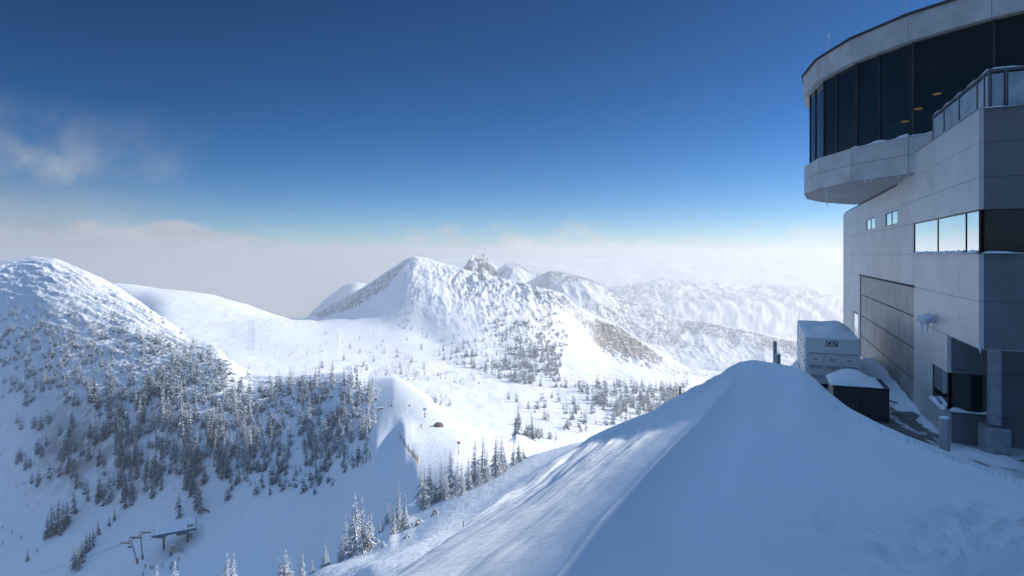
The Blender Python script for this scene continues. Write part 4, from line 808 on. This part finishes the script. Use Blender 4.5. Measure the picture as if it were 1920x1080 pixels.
pole('course_marker', 733, 764, .9, .07, 'small red disc marker on the left edge of the track', 'marker', M_WOOD, [('disc', 'disc', .8, .42, M_RED)])
pole('course_marker', 767, 764, .9, .07, 'small red disc marker on the right edge of the track', 'marker', M_WOOD, [('disc', 'disc', .8, .42, M_RED)])
pole('tall_stake', 728, 765, 3.2, .08, 'thin dark stake on the ridge beside the left red disc', 'marker', M_WOOD, [('flag', 'board', 3., .12, M_RED)])
pole('piste_marker', 954, 848, 3., .09, 'thin yellow piste pole right of the big pair of trees', 'marker', M_YEL, [('cap', 'pad', 3.02, .1, M_RED)], dmin=140)
pole('piste_marker', 1041, 838, 5.0, .10, 'grey pole with an orange pad behind the end of the piste', 'marker', M_STEEL, [('pad', 'board', 3.0, .35, M_ORN)], dmin=100)
pole('warning_pole', 1275, 740, 1.5, .06, 'short black pole with a yellow pad peeping over the drift edge', 'marker', M_BLACK, [('pad', 'board', .8, .12, M_YEL)], d=None, dmin=20) if False else None
pz = -(740-HY)/F*40; e = empty('warning_pole', ((1275-CX)/F*40, 40, pz-2.5)); tag(e, 'short black pole with a yellow pad peeping over the drift edge', 'marker'); b = MB(); b.tube((0, 0, 0), (0, 0, 3.05), .05, n=8); b.build('pole', M_BLACK, e); b = MB(); b.tube((0, 0, 1.9), (0, 0, 2.72), .085, n=10); b.build('pad', M_YEL, e)
pole('course_stake', 868, 995, .95, .05, 'short grey stake alone on the sunlit piste', 'marker', M_WOOD, [('band', 'board', .8, .07, M_RED)], dmin=40)
pole('course_stake', 706, 985, 1.0, .05, 'dark stake with red tape among the trees below the snow fence', 'marker', M_WOOD, [('tape', 'board', .9, .12, M_RED)], dmin=60) if False else None
# boulder and logs on the ridge
p = pick(822, 800, 150); e = empty('boulder', p); tag(e, 'brown boulder half buried on the sunlit side of the saddle', 'boulder'); b = MB(); b.blob((0, 0, .5), 1.7, (1.3, 1, .85), 3, .07); b.build('stone', mat('stone', (.22, .17, .13), .9, noise=.5, nscale=1.2, bump=.15, bscale=1.5), e); b = MB(); b.blob((0, .3, 1.5), 1.2, (1.3, 1, .35), 2, .05); b.build('snow_cap', M_SNOW, e, smooth=True)
p = pick(714, 768, 150); e = empty('log_pile', p); e.scale = (.55, .55, .55); tag(e, 'dark pile of logs and rocks jutting from the track edge', 'log pile'); b = MB()
for i in range(7): b.tube((-6+i*.3, .5*i, .3+.18*(i % 3)), (3.5+i*.4, .4*i+1, 1.+.25*(i % 3)), .28, .2, 7)
b.build('logs', M_WOOD, e); b = MB(); [b.blob((-5+i*1.6, 1+.3*i, .9+.1*i), 1.0, (1.2, 1, .6), 2, .1) for i in range(5)]; b.build('snow_cover', M_SNOW, e, smooth=True)
# chairlift bottom station
sp = [Vector(((x-CX)/F*d, d, 0)) for x, d in ((287, 270), (367, 278))]; gz_ = -137.; sdv = (sp[1]-sp[0]); sang = math.atan2(sdv.y, sdv.x); SL = sdv.length
st = empty('chairlift_station', (sp[0].x, sp[0].y, gz_-.3), sang); tag(st, 'chairlift bottom station with blue edged snowy roof in the shaded bowl', 'lift station')
b = MB(); b.box(0, SL, 0, 13, 7.6, 7.9); b.build('roof', M_LIFT, st, bevel=.05)
b = MB(); b.box(-.6, SL+.15, -.16, -.01, 7.05, 8.0); b.box(SL+.01, SL+.16, 0, 13.1, 7.05, 8.0); b.build('blue_fascia', M_BLUE, st)
snow_cap(.1, SL-.1, .1, 12.9, 7.88, lambda a, c: .55+.2*a, 'roof_snow', st)
b = MB(); [b.box(SL-3.6+.55*i, SL-3.3+.55*i, 1, 2.4, 8.3, 9.4) for i in range(5)]; b.build('roof_vents', M_LIFT, st)
for x0 in (4., SL-3.4):
    b = MB(); b.tube((x0, 4, -1), (x0, 4, 7.6), .5, n=12); b.tube((x0, 4, 4), (x0-2, 4, 7.6), .2, n=8); b.tube((x0, 4, 4), (x0+2, 4, 7.6), .2, n=8); b.build('support', M_LIFT, st)
b = MB(); b.tube((3.2, 4, 5.6), (3.2, 4, 6.), 2.6, n=28); b.build('bullwheel', M_LIFT, st)
b = MB(); b.box(SL-8, SL-3.2, 1.2, 6, 5.4, 7.2); b.build('drive_house', M_LIFT, st); b = MB(); b.box(7, 8.9, -1.2, 1., -.5, 2.4); b.build('operator_hut', mat('hut', (.3, .28, .25), .7), st); b = MB(); b.prism([(6.8, -1.4), (9.1, -1.4), (9.1, 1.2), (6.8, 1.2)], 2.4, 2.75); b.build('hut_roof', M_SNOW, st)
# tunnel-like wind lip behind station
e = pick(383, 965, 175); g_ = empty('tree_root_snag', e); tag(g_, 'dark bent snag on the snow right of the station roof', 'snag'); b = MB(); pr = Vector((-3, 0, 1.))
for q in ((0, 0, 2.2), (2.2, 0, 1.2), (3, -1, -1.), (4.6, -2, -3)): b.tube(pr, q, .4, .3, 7); pr = Vector(q)
b.build('stem', M_BARK, g_)
# lift towers next to the station
tw = []
for (px_, rb, rt, px_t, lab) in ((258, 1052, 1013, 246, 'left one of two chairlift towers beside the bottom station'), (267.5, 1044, 1003, 263.5, 'right one of two chairlift towers, nearer the bottom station')):
    d0 = -gz_*F/(rb-HY); x0 = (px_-CX)/F*d0; xt = (px_t-CX)/F*d0; h = (rb-rt)/F*d0; e = empty('lift_tower', (x0, d0, gz_-.2)); tag(e, lab, 'lift tower')
    b = MB(); b.tube((0, 0, -1), (xt-x0, 0, h), .42, .32, 10); b.build('tower_tube', M_STEEL, e); b = MB(); b.tube((0, 0, -1), (.1*(xt-x0), 0, 1.2), .52, n=10); b.build('foot_pad', mat('dull_yellow', (.22, .16, .06), .8), e)
    top_ = Vector((xt-x0, 0, h)); b = MB(); b.tube(top_+Vector((-1.2, -2.6, .2)), top_+Vector((1.2, 2.6, .2)), .2, n=6); b.build('crossarm', M_LIFT, e)
    for s_ in (-1, 1):
        c0 = top_+Vector((s_*1.1, s_*2.4, .3)); b = MB(); b.box(c0.x-2.2, c0.x+2.2, c0.y-.12, c0.y+.12, c0.z-.1, c0.z+.15); [b.tube(c0+Vector((-2+.57*k, -.1, -.25)), c0+Vector((-2+.57*k, .1, -.25)), .25, n=8) for k in range(8)]; b.build('sheave_train', M_LIFT, e)
    b = MB(); b.tube(top_, top_+Vector((-.2, 0, 1.7)), .07, n=5); b.tube(top_+Vector((-1.2, -2.5, .2)), top_+Vector((-.2, 0, 1.7)), .05, n=5); b.tube(top_+Vector((1.2, 2.5, .2)), top_+Vector((-.2, 0, 1.7)), .05, n=5); b.build('lifting_frame', M_LIFT, e)
    tw.append(Vector(e.location)+top_)
def cable(a, c, sag, r, lab, grp):
    b = MB(); n_ = 24; pr = None; a = Vector(a); c = Vector(c)
    for i in range(n_+1):
        t = i/n_; q = a.lerp(c, t)-a; q.z -= sag*4*t*(1-t)
        if pr is not None: b.tube(pr, q, r, n=5, cap=False)
        pr = q
    e = b.build('lift_cable', M_LIFT); e.location = a; tag(e, lab, 'cable', grp)
far_l = Vector(((-60-CX)/F*330, 330, -(1100-HY)/F*330))
cable(tw[0]+Vector((-1.1, -2.4, .1)), far_l, 3, .05, 'near haul rope running left and downhill from the left tower', 'lift haul ropes')
cable(tw[0]+Vector((1.1, 2.4, .1)), far_l+Vector((2, 5, 1)), 3, .05, 'far haul rope running left and downhill from the left tower', 'lift haul ropes')
stt = Vector((sp[0].x, sp[0].y, gz_+6)); 
for s_, lb in ((-1, 'near haul rope between the towers and the station'), (1, 'far haul rope between the towers and the station')): cable(tw[0]+Vector((s_*1.1, s_*2.4, .1)), stt+Vector((1, 4+s_*2.4, 0)), .2, .05, lb, 'lift haul ropes')
# a chair on the rope
q = tw[0].lerp(tw[1], .45)+Vector((-1, -2.6, -.2)); e = empty('lift_chair', q); tag(e, 'empty dark chair hanging between the two lift towers', 'lift chair'); b = MB(); b.tube((0, 0, 0), (0, 0, -2.2), .06, n=6); b.build('hanger', M_LIFT, e); b = MB(); b.box(-.9, .9, -.25, .25, -2.75, -2.65); b.build('seat', M_LIFT, e); b = MB(); b.box(-.9, .9, .25, .3, -2.7, -2.1); b.build('backrest', M_LIFT, e)
# far lift towers in the basin
for (px_, row, h_, lab) in ((694, 673, 11, 'faint lift tower on the open white slope below the saddle'), (766, 697, 11, 'faint lift tower in the middle of the basin left of the run'), (795, 706, 9, 'small faint lift tower right of the middle one in the basin'), (826, 712, 9, 'faint lift tower near the trees at the right of the basin'), (555, 612, 9, 'very faint lift tower high on the white slope')):
    p = pick(px_, row, 400)
    if p is None: continue
    e = empty('lift_tower', p); tag(e, lab, 'lift tower'); b = MB(); b.tube((0, 0, -1), (0, 0, h_), .35, .25, 8); b.build('tower_tube', M_STEEL, e); b = MB(); b.box(-2.6, 2.6, -.25, .25, h_-.3, h_+.25); b.build('crossarm', M_LIFT, e)
    b = MB(); [b.box(s_*2.4-.2, s_*2.4+.2, -1.4, 1.4, h_+.26, h_+.6) for s_ in (-1, 1)]; b.build('sheave_train', M_LIFT, e)
# ---------------------------------------------------------------- people: skiers
def skin_body():
    bm = bmesh.new(); J = [((0, 0, .92), .13), ((0, .02, 1.15), .13), ((0, .03, 1.38), .15), ((0, .0, 1.52), .06), ((0, -.02, 1.66), .10), ((0, -.02, 1.76), .075),
        ((.2, 0, 1.40), .07), ((.29, -.08, 1.15), .055), ((.27, -.30, 1.0), .045), ((.27, -.38, .98), .05), ((-.2, 0, 1.40), .07), ((-.29, -.08, 1.15), .055), ((-.27, -.30, 1.0), .045), ((-.27, -.38, .98), .05),
        ((.11, -.02, .84), .11), ((.14, -.12, .48), .08), ((.14, .0, .10), .065), ((.14, -.14, .06), .06), ((-.11, -.02, .84), .11), ((-.14, -.12, .48), .08), ((-.14, .0, .10), .065), ((-.14, -.14, .06), .06)]
    E = [(0, 1), (1, 2), (2, 3), (3, 4), (4, 5), (2, 6), (6, 7), (7, 8), (8, 9), (2, 10), (10, 11), (11, 12), (12, 13), (0, 14), (14, 15), (15, 16), (16, 17), (0, 18), (18, 19), (19, 20), (20, 21)]
    vs = [bm.verts.new(p) for p, _ in J]; [bm.edges.new((vs[a], vs[c])) for a, c in E]
    me = bpy.data.meshes.new('body'); bm.to_mesh(me); bm.free(); o = bpy.data.objects.new('tmp', me); C.objects.link(o); o.modifiers.new('s', 'SKIN'); 
    for i, (_, r) in enumerate(J): me.skin_vertices[0].data[i].radius = (r, r); me.skin_vertices[0].data[i].use_root = (i == 0)
    o.modifiers.new('u', 'SUBSURF').levels = 1
    dg = bpy.context.evaluated_depsgraph_get(); m2 = bpy.data.meshes.new_from_object(o.evaluated_get(dg)); m2.name = 'body'; bpy.data.objects.remove(o); return m2
body = skin_body(); MC = [mat('dark_jacket', (.03, .03, .035), .8), mat('navy_jacket', (.03, .05, .12), .8), mat('red_jacket', (.3, .03, .03), .8)]
bodies = []
for m_ in MC:
    q = body.copy(); q.materials.clear(); q.materials.append(m_); bodies.append(q)
b = MB(); [b.box(s_*.14-.045, s_*.14+.045, -.85, .8, 0, .025) for s_ in (-1, 1)]; b.add([(.1, -.85, 0), (.18, -.85, 0), (.14, -1., .1)], [(0, 1, 2)]); b.add([(-.1, -.85, 0), (-.18, -.85, 0), (-.14, -1., .1)], [(0, 2, 1)])
sk0 = b.build('skis', M_BLACK); SK = sk0.data; bpy.data.objects.remove(sk0)
b = MB(); b.blob((0, -.02, 1.72), .125, (1, 1.1, 1), 2, 0); h0 = b.build('helmet', M_BLACK, smooth=True); HM = h0.data; bpy.data.objects.remove(h0)
def person(px_, row, lab, grp=None, mi=0, dmin=150, rz=None, sc_=1.):
    p = pick(px_, row, dmin)
    if p is None: return
    e = empty('person', p+Vector((0, 0, .03)), random.uniform(-3, 3) if rz is None else rz); e.scale = (sc_,)*3; tag(e, lab, 'person', grp); link('body', bodies[mi], e); link('skis', SK, e); link('helmet', HM, e)
G1 = 'skiers standing below the lift station'
for i, (x, y) in enumerate([(272, 1066), (287, 1071), (282, 1078), (304, 1064), (322, 1062), (334, 1052), (318, 1044), (320.5, 1043), (337, 1036), (342, 1036), (349, 1013), (355, 1008), (358, 1009), (268, 1082), (319, 1078), (332, 1072)]): person(x, y, 'small skier in dark clothing on the shaded snow below the lift station', G1, i % 2, sc_=1.05)
for (x, y, l) in ((5, 992, 'skier highest on the faint traverse at the far left edge'), (21.5, 1001, 'second skier along the traverse at the far left'), (39, 1011, 'third skier along the traverse, above the small leaning conifer'), (69.5, 1036, 'skier lowest on the traverse, right of the small leaning conifer'), (4, 1023, 'skier below the traverse at the very left edge')): person(x, y, l, None, 0, sc_=1.1)
person(790, 803, 'lone skier gliding across the groomed saddle right of the track', None, 2, 150)
person(815, 1000, 'x', None, 0) if False else None
# ---------------------------------------------------------------- haze round everything
hz = MB(); hz.box(-12500, 18500, -400, 11500, -1150, 85)
hm = bpy.data.materials.new('haze'); hm.use_nodes = True; t = hm.node_tree; t.nodes.clear(); o = N(t, 'ShaderNodeOutputMaterial'); v = N(t, 'ShaderNodeVolumePrincipled'); v.inputs['Color'].default_value = (.90, .885, .87, 1); v.inputs['Density'].default_value = 1.9e-4; v.inputs['Anisotropy'].default_value = .36; L(t, v, 0, o, 'Volume')
tag(hz.build('haze', hm), 'thin bright haze of blowing snow filling the air', kind='stuff')
